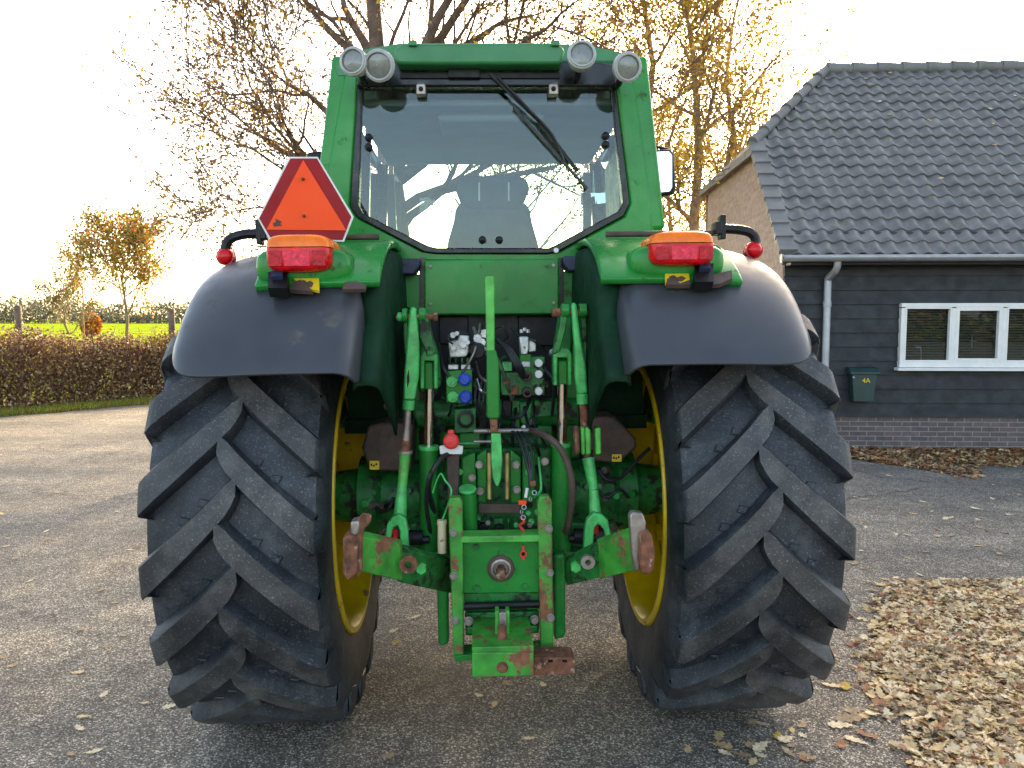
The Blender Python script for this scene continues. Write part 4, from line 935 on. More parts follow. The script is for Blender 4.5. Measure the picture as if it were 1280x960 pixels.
# roof
zr = L(600, 55, CY-.05).z
RF = [(424, 96), (421, 84), (440, 66), (470, 60), (500, 55), (690, 55), (745, 60), (775, 66), (799, 84), (800, 96)]
b = MB(); P0 = Lp(RF, CY); n = len(P0)
zs = lambda z, f: z
secs = [(CY-.02, 1.0, -.004), (CY+.30, 1.0, .035), (1.0, 1.0, .05), (1.75, .98, .02), (1.85, .94, -.06)]
rows = []
x_c = sum(p_[0] for p_ in P0)/n
for y_, f, dz in secs: rows.append([(x_c+(x-x_c)*f, y_, z+(dz if i not in (0, n-1) else 0)) for i, (x, z) in enumerate(P0)])
b.grid(rows); vs0 = rows[0]; b.add(rows[0], [tuple(range(n))]); b.add(rows[-1], [tuple(range(n))])
b.add([rows[0][0], rows[0][-1], rows[-1][-1], rows[-1][0]], [(0, 1, 2, 3)])
rf = b.build('roof', 'green_roof', cabf, bevel=.012, angle=30)
# visor edge over the recess
RV = [(496, 80), (492, 62), (502, 54), (690, 53), (704, 58), (706, 64), (702, 80)]
b = MB(); b.prism(Lp(RV, CY-.16), CY-.16, CY-.0); b.build('roof_visor', 'green_roof', rf, bevel=.012, bseg=3)
for a in (516, 694):
    b = MB(); q = L(a, 57, CY-.165); b.box((q.x, CY-.16, q.z+.008), (.035, .03, .022)); b.build('visor_clip', 'green_roof', rf, bevel=.003)
# black recess strip
RC = [(445, 108), (447, 92), (462, 80), (480, 76), (740, 76), (765, 80), (770, 92), (772, 108)]
b = MB(); b.prism(Lp(RC, CY-.075), CY-.075, CY-.02); b.build('roof_recess', 'blackpaint', rf, bevel=.008)
plate('recess_strip', [(500, 90), (700, 90), (700, 98), (500, 98)], CY-.085, .012, 'black', rf)
plate('recess_mount', [(560, 84), (600, 84), (600, 97), (560, 97)], CY-.10, .02, 'black', rf)
for a in (526, 692):
    h = plate('window_hinge', [(a-6, 101), (a+6, 101), (a+6, 118), (a-6, 118)], CY-.075, .05, 'steel', cabf, bevel=.004); bolt(h, a, 111, CY-.077, .008, 'black')
# work lights
for (a, b_, r, dx, dz, arm) in ((442, 77, .056, -.25, -.02, 1), (474, 82, .062, -.12, -.28, 1), (727, 69, .058, .0, .12, 1), (784, 84, .058, .15, -.22, 1)):
    q = L(a, b_, CY-.26); d = Vector((dx, -1, dz)).normalized()
    b = MB(); b.lathe([(-.085, .0), (-.085, r*.35), (-.06, r*.78), (-.015, r), (.008, r*1.02), (.012, r*.92)], q, d, 28); wl = b.build('work_light', 'lampbody', tr, angle=50)
    b = MB(); b.lathe([(.004, r*.93), (.012, r*.6), (.015, 0.001)], q, d, 28); b.build('lens', 'lampglass', wl)
    b = MB(); b.lathe([(.0085, r*.93), (.0165, r*.9), (.0165, r*.80), (.010, r*.78)], q, d, 28); b.build('bezel', 'lampbody', wl)
    b = MB(); e = q-d*.06; b.tube([e, e+Vector((0, .09, -.035)), e+Vector((0, .20, -.02))], .014, 8); b.build('lamp_bracket', 'black', wl)
# wiper
q0 = L(612, 92, CY-.10)
wp = MB().beam(L(612, 92, CY-.09), L(672, 150, CY-.06), .012, .014).beam(L(672, 150, CY-.06), L(722, 214, CY-.045), .018, .014, w2=.012).build('rear_wiper', 'black', cabf)
MB().beam(L(642, 134, CY-.040), L(734, 236, CY-.040), .012, .014).build('wiper_blade', 'hose', wp)
hose('wiper_hose', [(622, 96, CY-.10), (660, 135, CY-.09), (690, 168, CY-.07), (705, 200, CY-.06)], .005, 'hose', cabf)
for a, b_ in ((461, 172), (461, 184), (757, 170), (757, 181), (603, 300), (624, 300)):
    q = L(a, b_, CY-.022); b = MB(); b.lathe([(0, .0175), (.010, .016), (.016, .009), (.017, .001)], q, (0, -1, 0), 18); b.build('window_knob', 'black', cabf)
q = L(695, 313, CY-.034); b = MB(); b.cyl(q, q+Vector((0, -.01, 0)), .011, 12); b.build('screw_cap', 'white', cabf)
# interior
b = MB(); b.box((0, .86, 2.665), (1.26, 1.40, .03)); b.build('headliner', 'liner', cabf, bevel=.01)
b = MB(); b.box((0, .45, 2.635), (.5, .35, .05)); b.build('roof_console', 'liner', cabf, bevel=.03)
for a, b_ in ((481, 122), (505, 126), (703, 120), (746, 122)):
    q = L(a, b_-4, .22); b = MB(); b.ball(q, .048, 16, (.9, .6, 1.25)); b.build('speaker', 'tan', cabf)
b = MB(); b.box((0, .8, 1.22), (1.36, 1.5, .06)); b.box((0, .12, 1.42), (1.34, .06, .34)); b.build('cab_floor', 'green_shaded', cabf)
SY = .50
st = empty('seat', (0, 0, 0), 0, tr)
def cushion(name, poly, y0, th, parent, material='seat', bev=.03):
    b = MB(); b.prism(Lp(poly, y0), y0, y0+th); return b.build(name, material, parent, bevel=bev, bseg=4, angle=60)
cushion('headrest', [(583, 219), (577, 221), (571, 227), (569, 236), (574, 249), (584, 262), (648, 262), (657, 249), (662, 236), (660, 227), (654, 221), (648, 219)], SY, .10, st, bev=.02)
cushion('backrest', [(574, 252), (569, 262), (567, 276), (560, 300), (552, 345), (682, 345), (672, 300), (665, 276), (663, 262), (657, 252), (640, 249), (590, 249)], SY+.01, .13, st)
for a in (599, 636): plate('seat_seam', [(a-1, 228), (a+1, 228), (a+1, 251), (a-1, 251)], SY-.004, .01, 'zinc', st, bevel=0)
b = MB(); b.box((0, SY+.32, 1.45), (.5, .5, .12)); b.build('seat_cushion', 'seat', st, bevel=.03)
b = MB(); b.add([(.655, .20, 1.62), (.665, .95, 1.55), (.635, .95, 2.50), (.625, .20, 2.58)], [(0, 1, 2, 3)]); b.build('added_dark_panel', 'black', cabf, smooth=False, solid=.01)  # dark panel added to darken the view through the right side window
# controls on the right
b = MB(); b.box((.47, .75, 1.55), (.22, .8, .30)); b.build('armrest_console', 'black', cabf, bevel=.03)
b = MB(); b.tube([(.58, .35, 2.15), (.60, .40, 1.8), (.55, .5, 1.6)], .02, 8); b.tube([(.62, .3, 2.3), (.63, .35, 2.0), (.60, .45, 1.7)], .012, 8); b.box((.60, .42, 1.95), (.10, .16, .22)); b.box((.63, .36, 2.2), (.05, .08, .14)); b.build('control_levers', 'black', cabf, bevel=.004)
b = MB(); b.tube([(0, 1.3, 1.3), (0, 1.22, 1.75)], .04, 10); b.build('steering_column', 'black', cabf)
b = MB(); b.lathe([(.0+.016*math.sin(2*PI*i/10), .19+.016*math.cos(2*PI*i/10)) for i in range(10)], (0, 1.18, 1.80), (0, -.6, .8), 30, True); b.build('steering_wheel', 'black', cabf)
q = L(742, 158, 1.45); b = MB(); b.box((q.x, 1.45, 2.42), (.17, .02, .07)); b.tube([(q.x, 1.46, 2.45), (q.x, 1.5, 2.60)], .006, 6); b.build('inner_mirror', 'mirror', cabf, bevel=.005)
MB().box((-.69, .5, 2.1), (.015, .02, .8)).build('grab_rail', 'black', cabf)
# exterior mirror
q0 = L(817, 188, .75); mr = empty('exterior_mirror', (0, 0, 0), 0, tr)
ly = .80
b = MB(); b.prism(Lp([(816, 187), (838, 186), (843, 192), (845, 235), (841, 243), (818, 246)], ly), ly, ly+.05); b.build('mirror_housing', 'black', mr, bevel=.012)
plate('mirror_glass', [(818, 190), (836, 189), (840, 194), (840, 234), (837, 239), (819, 241)], ly-.004, .003, 'mirror', mr, bevel=0)
tubepx('mirror_arm', [(800, 188, ly+.06), (822, 184, ly+.06), (838, 188, ly+.05)], .009, 'black', mr)
ly = .80; b = MB(); b.prism(Lp([(383, 190), (402, 188), (402, 242), (386, 240)], ly), ly, ly+.05); b.build('mirror_housing', 'black', mr, bevel=.012)
# lower steps and rear body
for P_ in ([(476, 323), (524, 323), (525, 331), (518, 343), (482, 343), (476, 334)], [(704, 320), (751, 320), (751, 330), (744, 339), (710, 339), (704, 330)]):
    plate('rear_step', P_, CY-.10, .11, 'navy', tr, bevel=.008)
for a, b_ in ((500, 331), (727, 328)): plate('step_slot', [(a-8, b_-1.5), (a+8, b_-1.5), (a+8, b_+1.5), (a-8, b_+1.5)], CY-.101, .004, 'blackpaint', tr, bevel=0)
for P_, m_ in (([(477, 343), (527, 343), (527, 600), (495, 600), (484, 480)], 'green'), ([(703, 339), (752, 339), (748, 480), (735, 600), (703, 600)], 'green')):
    plate('rear_panel', P_, CY-.03, .05, m_, tr, bevel=.006)
for P_ in ([(487, 425), (505, 425), (505, 494), (490, 494)], [(731, 412), (745, 412), (744, 484), (731, 484)]): plate('panel_plate', P_, CY-.06, .03, 'green_chip', tr, bevel=.006)
b = MB(); b.prism(Lp([(530, 325), (699, 323), (699, 388), (696, 393), (534, 394), (530, 390)], CY-.09), CY-.09, CY+.02); b.build('centre_panel', 'green', tr, bevel=.008)
for x0, x1 in ((524, 532), (698, 705)): plate('seal_strip', [(x0, 322), (x1, 322), (x1, 600), (x0, 600)], CY-.035, .03, 'blackpaint', tr, bevel=0)
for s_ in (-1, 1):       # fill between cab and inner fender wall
    b = MB(); b.box((s_*.40, .4, 1.40), (.06, .85, .70)); b.build('chassis_side', 'green_shaded', tr, bevel=.01)
plate('rear_bulkhead', [(532, 388), (698, 388), (698, 600), (532, 600)], CY+.005, .03, 'black', tr, bevel=0)
plate('bulkhead_plate', [(549, 396), (585, 396), (585, 430), (549, 430)], CY-.02, .02, 'black', tr); plate('bulkhead_plate', [(648, 396), (697, 396), (697, 432), (648, 432)], CY-.02, .02, 'black', tr)
# gearbox / differential block
b = MB(); b.box((0, .55, .92), (.50, 1.3, .62)); b.box((0, -.02, .86), (.46, .30, .70)); b.build('gearbox_housing', 'green_dirty', tr, bevel=.03)
b = MB(); b.box((0, 2.4, .98), (.42, 2.2, .5)); b.build('engine_block', 'green_dirty', tr, bevel=.03)
b = MB(); b.box((0, 2.75, 1.38), (.74, 2.1, .48)); b.build('hood', 'green', tr, bevel=.08, bseg=4)
b = MB(); b.box((0, 2.45, .64), (1.3, .14, .14)); b.build('front_axle', 'green_dirty', tr, bevel=.02)
# ---------- rockshaft and linkage
YR = -.20
b = MB(); a, c_ = L(540, 575, YR), L(708, 575, YR)
b.cyl((-.34, YR+.1, L(600, 520, YR).z), (.34, YR+.1, L(600, 520, YR).z), .06, 20); b.build('rockshaft', 'green_dirty', tr)
# left lift arm with clevis; right lift arm
ly = -.46
plate('lift_arm', [(523, 388), (534, 386), (540, 420), (548, 442), (552, 480), (543, 492), (524, 492), (520, 470), (524, 430)], ly+.10, .07, 'green_dirty', tr, bevel=.010)
plate('lift_arm', [(701, 382), (711, 380), (716, 400), (716, 440), (714, 470), (704, 484), (690, 480), (690, 455), (694, 425)], ly+.10, .07, 'green_dirty', tr, bevel=.010)
def yoke(px0, px1, py0, py1, ly, w_=5):
    b = MB(); P_ = Lp([(px0, py1), (px0, py0+6), (px0+4, py0), (px1-4, py0), (px1, py0+6), (px1, py1), (px1-w_, py1), (px1-w_, py0+11), (px0+w_, py0+11), (px0+w_, py1)], ly)
    b.prism(P_, ly, ly+.06); return b.build('cylinder_yoke', 'green_light', tr, bevel=.005)
y1 = yoke(525, 547, 440, 486, ly+.04); y2 = yoke(692, 715, 436, 482, ly+.04)
plate('yoke_eye', [(530, 452), (542, 452), (543, 488), (530, 488)], ly+.06, .05, 'green', y1, bevel=.008); plate('yoke_eye', [(697, 450), (710, 450), (710, 482), (697, 482)], ly+.06, .05, 'green', y2, bevel=.008)
ly = -.40
def rod(name, pts, r, material, n=18, parent=tr): b = MB(); b.tube([L(*p_[:3]) for p_ in pts], r, n); return b.build(name, material, parent, bevel=0)
lc = rod('lift_cylinder', [(536, 560, ly), (536, 700, ly)], .037, 'green'); rod('cylinder_rod', [(536.5, 486, ly), (536, 562, ly)], .0185, 'chrome', parent=lc); rod('gland', [(536, 557, ly), (536, 562, ly)], .040, 'green_light', parent=lc)
lc = rod('lift_cylinder', [(702, 556, ly), (702, 695, ly)], .040, 'green'); rod('cylinder_rod', [(703, 480, ly), (702, 558, ly)], .020, 'chrome', parent=lc); rod('gland', [(702, 553, ly), (702, 558, ly)], .043, 'green_light', parent=lc)
for a, b_ in ((519, 484), (689, 480)):
    pass
# upper pin and clevis of both lift rods
ly = -.52
def pinrow(items):
    for nm, x0, x1, y, r, m_ in items: q0, q1 = L(x0, y, ly), L(x1, y, ly); MB().cyl(q0, q1, r, 18).build(nm, m_, tr, bevel=.002)
pinrow([('clevis_boss', 497, 503, 396, .017, 'green_light'), ('clevis_boss', 503, 509, 394, .026, 'green'), ('clevis_boss', 524, 532, 393, .026, 'green'), ('clevis_pin', 495, 547, 396, .011, 'rust'), ('pin_head', 542, 547, 396, .016, 'rust'),
        ('clevis_boss', 702, 711, 388, .026, 'green'), ('clevis_boss', 724, 733, 388, .026, 'green'), ('clevis_pin', 692, 738, 391, .011, 'rust'), ('pin_head', 690, 700, 391, .017, 'rust')])
plate('lift_arm_cheek', [(524, 385), (532, 385), (541, 425), (546, 442), (534, 446), (524, 420)], ly-.01, .05, 'green_dirty', tr, bevel=.005)
plate('lift_arm_cheek', [(503, 386), (509, 386), (512, 420), (513, 450), (505, 440)], ly+.03, .04, 'green_dirty', tr, bevel=.005)
plate('lift_arm_cheek', [(702, 380), (711, 380), (708, 410), (700, 440), (690, 444), (699, 410)], ly-.01, .05, 'green_dirty', tr, bevel=.005)
plate('lift_arm_cheek', [(724, 380), (733, 380), (734, 420), (735, 470), (729, 450), (726, 410)], ly+.03, .04, 'green_dirty', tr, bevel=.005)
# left lift rod
lr = plate('lift_rod', [(512, 386), (516, 383), (520, 386), (524, 430), (523, 470), (518, 500), (504, 500), (505, 470), (508, 430), (510, 405)], ly-.02, .045, 'green_light', tr, bevel=.008)
plate('rod_slot', [(508.5, 471), (511, 462), (512, 476), (509, 486)], ly-.0215, .004, 'blackpaint', lr, bevel=0)
def rodp(name, p0, p1, r, m_, parent=tr, r2=None): q0, q1 = L(*p0), L(*p1); return MB().cyl(q0, q1, r, 18, r2).build(name, m_, parent, bevel=.0015)
rodp('rod_collar', (511, 500, ly), (510, 512, ly), .0225, 'green_light', lr)
rodp('threaded_rod', (509.5, 512, ly), (506.5, 566, ly), .0145, 'steel', lr); rodp('threaded_rod_rust', (507.5, 550, ly), (506, 568, ly), .0155, 'rust', lr)
rodp('adjuster_tube', (506.5, 564, ly), (503, 606, ly-.02), .021, 'green_chip', lr, .018); rodp('adjuster_flange', (506.5, 563, ly), (506.3, 567, ly), .028, 'steel', lr)
rodp('lower_tube', (503, 604, ly-.02), (500, 645, ly-.03), .0175, 'green_light', lr, .026)
fk = plate('rod_fork', [(481, 672), (484, 655), (491, 646), (499, 643), (507, 648), (510, 662), (511, 700), (508, 712), (502, 712), (499, 700), (500, 664), (497, 657), (491, 660), (488, 674), (487, 682), (482, 680)], ly-.08, .04, 'green_light', lr, bevel=.006)
q = L(494, 668, ly-.05); MB().box(q, (.020, .012, .04)).build('reflector', 'redlens', lr, bevel=.003)
# right lift rod
rr_ = plate('lift_rod', [(714, 384), (717, 377), (721, 381), (726, 420), (733, 460), (735, 492), (722, 494), (719, 470), (718, 430)], ly-.02, .045, 'green_light', tr, bevel=.008)
rodp('rod_collar', (728, 492, ly), (728.5, 505, ly), .0225, 'green_light', rr_)
rodp('threaded_rod', (729, 505, ly), (731, 535, ly), .0155, 'rust', rr_)
for x0, x1, m_ in ((718, 724, 'rust'), (726, 731, 'green_chip'), (731.5, 738, 'green_chip'), (744, 751, 'green_chip')):
    plate('turnbuckle_bar', [(x0, 535), (x1, 534), (x1+1, 568), (x0+1, 569)], ly-.04, .05, m_, rr_, bevel=.006)
plate('turnbuckle_plate', [(719, 541), (750, 540), (750, 563), (719, 564)], ly-.0, .02, 'brown', rr_)
rodp('lower_tube', (735, 572, ly), (742, 612, ly-.02), .024, 'green_light', rr_, .018); rodp('lower_tube', (742, 612, ly-.02), (744, 645, ly-.03), .018, 'green_light', rr_, .024)
rodp('adjuster_neck', (732.5, 566, ly), (735, 574, ly), .014, 'brown', rr_)
plate('rod_fork', [(729, 700), (731, 664), (734, 650), (742, 641), (752, 643), (760, 650), (764, 668), (764, 674), (758, 674), (755, 662), (748, 655), (743, 660), (742, 676), (742, 706), (736, 712)], ly-.08, .04, 'green_light', rr_, bevel=.006)
q = L(745, 660, ly-.03); MB().box(q, (.020, .012, .045)).build('reflector', 'redlens', rr_, bevel=.003)
# ---------- lower links
def link(sg, outer, top, bottom, name='lower_link'):
    pass
def slab(name, quad_px, ys, th, material, parent=tr, bevel=.006):
    """box-like bar face: four pixels with their own local y, thickened away from the camera"""
    vs = [L(a, b_, y) for (a, b_), y in zip(quad_px, ys)]; n = len(vs); b = MB(); b.add(vs+[v+Vector((0, th, 0)) for v in vs], [tuple(range(n)), tuple(range(2*n-1, n-1, -1))]+[(i, i+n, (i+1) % n+n, (i+1) % n) for i in range(n)])
    return b.build(name, material, parent, bevel=bevel)
ll = slab('lower_link', [(450, 670), (500, 681), (503, 727), (449, 715)], [-1.0, -.84, -.84, -1.0], .07, 'green_rusty')
slab('link_arm', [(496, 684), (562, 702), (562, 742), (496, 728)], [-.82, -.55, -.55, -.82], .06, 'green_dirty', ll)
slab('hook_plate', [(446, 650), (452, 644), (463, 646), (462, 655), (455, 661), (452, 672), (451, 716), (446, 724), (441, 716)], [-1.04]*9, .04, 'rust', ll)
slab('hook_claw', [(428, 674), (431, 669), (440, 670), (446, 678), (446, 716), (441, 724), (433, 726), (428, 718)], [-1.07]*8, .09, 'rust', ll, .014)
slab('hook_latch', [(438, 652), (449, 651), (449, 666), (445, 671), (438, 668)], [-1.05]*5, .06, 'steel', ll)
b = MB(); q = L(511, 704, -.86); b.lathe([(0, .012), (.0, .030), (.02, .030), (.02, .012)], q, (0, -1, 0), 20); b.build('link_pin', 'rust', ll)
b = MB(); q = L(527, 709, -.80); b.cyl(q, q+Vector((0, -.025, 0)), .018, 6); b.build('bolt', 'green_light', ll)
rl = slab('lower_link', [(749, 680), (792, 665), (796, 713), (750, 725)], [-.84, -1.0, -1.0, -.84], .07, 'green_rusty')
slab('link_arm', [(708, 702), (752, 680), (752, 722), (708, 733)], [-.60, -.84, -.84, -.60], .06, 'green_dirty', rl)
slab('hook_plate', [(787, 645), (791, 640), (804, 642), (808, 654), (806, 668), (803, 690), (800, 712), (794, 716), (790, 690)], [-1.04]*9, .04, 'steel', rl)
slab('hook_claw', [(801, 668), (806, 665), (815, 668), (819, 690), (817, 714), (811, 719), (803, 717), (799, 700)], [-1.07]*8, .09, 'rust', rl, .014)
b = MB(); q = L(734, 701, -.86); b.lathe([(0, .010), (.0, .024), (.02, .024), (.02, .010)], q, (0, -1, 0), 20); b.build('link_pin', 'steel', rl)
b = MB(); q = L(719, 707, -.80); b.cyl(q, q+Vector((0, -.025, 0)), .018, 6); b.build('bolt', 'green_light', rl)
for P_ in ([(512, 655), (540, 652), (540, 690), (512, 690)], [(706, 652), (744, 655), (744, 690), (706, 690)]): plate('link_bracket', P_, -.36, .12, 'green_dirty', tr, bevel=.01)
for a, y in ((519, 672), (727, 670)):
    b = MB(); q = L(a, y, -.45); b.cyl(q+Vector((-.03, 0, 0)), q+Vector((.03, 0, 0)), .03, 14); b.cyl(q+Vector((-.05, 0, -.01)), q+Vector((.055, 0, -.01)), .016, 8); b.build('stabiliser_joint', 'black', tr)
# brown tool boxes / exhaust-like side blocks with stickers
for P_, st_ in (([(452, 560), (460, 533), (480, 528), (516, 531), (514, 590), (462, 588)], (462, 474, 576, 587)), ([(740, 522), (768, 520), (795, 548), (796, 560), (772, 580), (740, 576)], (765, 777, 568, 577))):
    bx_ = plate('side_bracket', P_, -.26, .20, 'brown', tr, bevel=.01); sticker(*st_, -.264, bx_)
# small fittings around the axle
for a, b_, m_ in ((455, 630, 'green_light'), (462, 632, 'steel'), (472, 633, 'steel'), (483, 634, 'black'), (770, 620, 'green_light'), (757, 622, 'steel'), (790, 618, 'green'), (483, 508, 'steel'), (755, 588, 'steel')):
    q = L(a, b_, -.21); MB().cyl(q, q+Vector((.02, .03, 0)), .015, 10).build('fitting', m_, tr)
hose('side_hose', [(470, 634, -.24), (478, 640, -.26), (487, 634, -.28), (492, 622, -.26)], .008)
hose('side_hose', [(748, 588, -.24), (760, 600, -.26), (778, 595, -.24), (797, 575, -.22), (812, 560, -.2)], .008)
hose('side_hose', [(745, 610, -.24), (758, 622, -.27), (775, 612, -.27), (785, 622, -.22)], .007)
# ---------- hydraulic block, left
ly = -.34
hb = plate('hydraulic_block', [(557, 464), (590, 462), (590, 505), (558, 503)], ly, .12, 'green', tr)
for a, b_ in ((581, 474), (582, 496)):
    q = L(a, b_, ly); b = MB(); b.lathe([(0, .026), (.018, .026), (.026, .018), (.026, .001)], q, (0, -1, 0), 20); o_ = b.build('coupler_cap', 'blue', hb); MB().box(q+Vector((0, -.028, 0)), (.036, .008, .010), Matrix.Rotation(R(35), 3, 'Y')).build('cap_grip', 'blue', o_, bevel=.002)
for a, b_ in ((565, 477), (566, 496)):
    q = L(a, b_, ly); b = MB(); b.cyl(q, q+Vector((0, -.014, 0)), .022, 20); b.box(q+Vector((.01, -.018, 0)), (.034, .008, .010), Matrix.Rotation(R(-40), 3, 'Y')); b.build('coupler_cap', 'green_light', hb, bevel=.002)
for x0, x1 in ((560, 573), (576, 588)): plate('valve_spacer', [(x0, 456), (x1, 456), (x1, 462), (x0, 462)], ly+.005, .10, 'alu', hb)
vb = plate('valve_casting', [(560, 428), (572, 425), (574, 419), (586, 420), (586, 440), (583, 446), (562, 447)], ly+.02, .10, 'alu', tr, bevel=.005)
for a, b_, r in ((566, 419, .012), (571, 417, .009), (579, 431, .014), (567, 435, .011), (585, 428, .008)):
    q = L(a, b_, ly); MB().cyl(q+Vector((0, .05, 0)), q+Vector((0, -.008, 0)), r, 12).build('port', 'alu', vb, bevel=.001)
for x0 in (561, 568, 576, 583): plate('fin', [(x0, 447), (x0+3, 447), (x0+3, 456), (x0, 456)], ly+.03, .05, 'green_dirty', vb)
bc = plate('lower_block', [(568, 512), (595, 510), (595, 540), (568, 542)], ly, .10, 'green_dirty', tr)
q = L(582, 524, ly); b = MB(); b.lathe([(0, .035), (.012, .035), (.014, .025), (-.01, .022), (-.01, .001)], q, (0, -1, 0), 20); b.build('coupler', 'black', bc)
# red socket
q = L(564, 551, -.50); b = MB(); b.lathe([(0, .030), (.014, .031), (.022, .024), (.025, .001)], q, (0, -1, 0), 24); b.box(q+Vector((0, -.006, .033)), (.024, .012, .020)); rs_ = b.build('power_socket', 'redcap', tr, bevel=.003)
plate('socket_mount', [(549, 558), (555, 557), (573, 557), (579, 558), (578, 568), (550, 568)], -.495, .02, 'white', rs_); plate('socket_post', [(558, 568), (574, 568), (573, 625), (560, 625)], -.47, .04, 'brown', tr)
# black filter and silver fittings
q = L(597, 438, -.34); b = MB(); b.lathe([(-.08, .030), (0, .032), (.012, .028), (.012, .001)], q, (0, -1, 0), 20); b.build('black_filter', 'black', tr)
for a, b_ in ((597, 423), (606, 417), (602, 428)): q = L(a, b_, -.30); b = MB(); b.cyl(q, q+Vector((.0, -.03, 0)), .018, 8); b.box(q+Vector((0, .01, -.0)), (.03, .03, .03)); b.build('fitting', 'alu', tr, bevel=.002)
# right valve stack
ly = -.32
v2 = plate('valve_casting', [(649, 421), (661, 421), (661, 436), (659, 443), (651, 443)], ly, .10, 'alu', tr, bevel=.004)
plate('valve_foot', [(661, 426), (670, 425), (670, 439), (661, 440)], ly+.02, .08, 'alu', v2)
for a, b_ in ((652, 416), (656, 414), (660, 416)): q = L(a, b_, ly+.02); MB().cyl(q, q+Vector((0, 0, .014)), .008, 8).build('port', 'alu', v2)
plate('valve_body', [(650, 443), (664, 443), (664, 470), (650, 470)], ly+.01, .10, 'green', v2); plate('valve_band', [(652, 452), (663, 452), (663, 459), (652, 459)], ly+.006, .02, 'alu', v2)
rb_ = plate('coupler_block', [(663, 446), (681, 446), (681, 494), (663, 494)], ly+.03, .10, 'green_dirty', tr)
for b_ in (454, 468, 489): q = L(673.5, b_, ly); b = MB(); b.cyl(q+Vector((0, .04, 0)), q+Vector((0, -.006, 0)), .016, 16); b.build('dust_cap', 'white', rb_, bevel=.003)
lb_ = plate('coupler_block', [(626, 466), (664, 466), (664, 494), (626, 494)], ly+.03, .09, 'green_dirty', tr)
for a, b_ in ((658, 470), (659, 491)): q = L(a, b_, ly-.02); b = MB(); b.lathe([(-.06, .021), (.0, .021), (.008, .017), (.008, .012), (-.03, .012)], q, (0, -1, 0), 18); b.build('coupler', 'brown', lb_)
q = L(633, 476, ly); MB().cyl(q+Vector((0, .03, 0)), q+Vector((0, -.01, 0)), .014, 14).build('coupler', 'rust', lb_); plate('rust_plate', [(640, 482), (648, 482), (648, 494), (640, 494)], ly+.02, .01, 'rust', lb_)
plate('teal_block', [(628, 453), (640, 453), (640, 464), (628, 464)], ly+.05, .06, 'green_light', tr)
plate('reservoir', [(647, 503), (666, 503), (665, 530), (660, 533), (650, 530)], -.16, .10, 'green_light', tr, bevel=.01)
# cross shaft
rodp('cross_shaft', (592, 539, -.40), (672, 538, -.40), .0095, 'steel'); rodp('cross_shaft', (592, 552, -.40), (614, 552, -.40), .007, 'steel')
plate('shaft_support', [(575, 541), (600, 541), (600, 560), (575, 560)], -.30, .06, 'green', tr); plate('shaft_ledge', [(566, 553), (600, 553), (600, 556), (566, 556)], -.34, .05, 'green_light', tr)
# top link standing upright in the middle
ly = -.62
tl_ = plate('top_link', [(606, 347), (609, 345), (617, 345), (618, 350), (618.5, 440), (608, 440)], ly, .030, 'green_chip', tr, bevel=.004)
plate('top_link_sleeve', [(608, 438), (620, 438), (624, 452), (625, 521), (622, 524), (611, 524), (608, 521)], ly-.008, .046, 'green', tl_, bevel=.007)
plate('top_link_rust', [(612, 524), (622, 524), (622, 541), (613, 541)], ly, .030, 'rust', tl_)
plate('top_link_fork', [(614, 542), (626, 542), (628, 575), (626, 600), (623, 608), (620, 608), (616, 598), (614, 575)], ly-.004, .036, 'green_light', tl_, bevel=.007)
# ---------- centre frame under the top link
ly = -.50
plate('diff_cover', [(576, 560), (690, 560), (690, 668), (576, 668)], -.30, .30, 'green_dirty', tr, bevel=.01)
for P_ in ([(577, 572), (594, 566), (596, 626), (577, 626)], [(596, 570), (608, 562), (608, 630), (597, 630)], [(638, 562), (651, 572), (651, 630), (638, 630)], [(653, 565), (668, 565), (668, 628), (653, 628)]):
    plate('draft_bracket', P_, -.42, .10, 'green', tr, bevel=.006)
for a in (611.5, 634): rodp('tension_spring', (a, 566, -.46), (a, 624, -.46), .0095, 'brass')
for a, b_ in ((599, 581), (645, 581), (600, 614), (646, 612), (590, 597), (681, 577)): bolt(tr, a, b_, -.44, .013, 'steel')
plate('bracket_plate', [(598, 630), (650, 630), (650, 642), (598, 642)], -.46, .03, 'brown', tr, bevel=.004)
rodp('filler_tube', (586, 617, -.50), (589, 668, -.50), .030, 'green', tr, .024); b = MB(); q = L(584.5, 614, -.50); b.cyl(q, q+Vector((0, -.004, .014)), .034, 24); b.build('filler_cap', 'green_light', tr, bevel=.004)
for x0, x1 in ((598, 607), (617, 629), (634, 637)): plate('guard_tab', [(x0, 648), (x1, 648), (x1, 672), (x0, 672)], -.42, .02, 'green_dirty', tr)
for a, b_, r in ((604, 662, .022), (624, 664, .022)): q = L(a, b_, -.47); b = MB(); b.cyl(q, q+Vector((0, .04, 0)), r, 14); b.build('rubber_plug', 'black', tr, bevel=.003)
# hitch frame with two tall side rails
ly = -.66
hf = empty('hitch_frame', (0, 0, 0), 0, tr)
plate('side_rail', [(560, 628), (562, 623), (575, 622), (578, 628), (580, 822), (567, 824)], ly, .05, 'green_rusty', hf, bevel=.005)
plate('side_rail', [(672, 628), (675, 621), (686, 620), (690, 626), (692, 816), (676, 818)], ly, .05, 'green_rusty', hf, bevel=.005)
plate('rail_foot', [(568, 820), (592, 818), (593, 825), (570, 828)], ly-.01, .10, 'green', hf); plate('rail_foot', [(668, 814), (692, 812), (692, 818), (668, 821)], ly-.01, .10, 'green_chip', hf)
for a, b_ in ((566.5, 666), (567, 720), (569, 776), (686, 661), (687, 716), (688, 772)): bolt(hf, a, b_, ly, .0125, 'steel')
plate('pto_panel', [(577, 678), (674, 677), (674, 741), (579, 742)], ly+.04, .03, 'green', hf, bevel=.004)
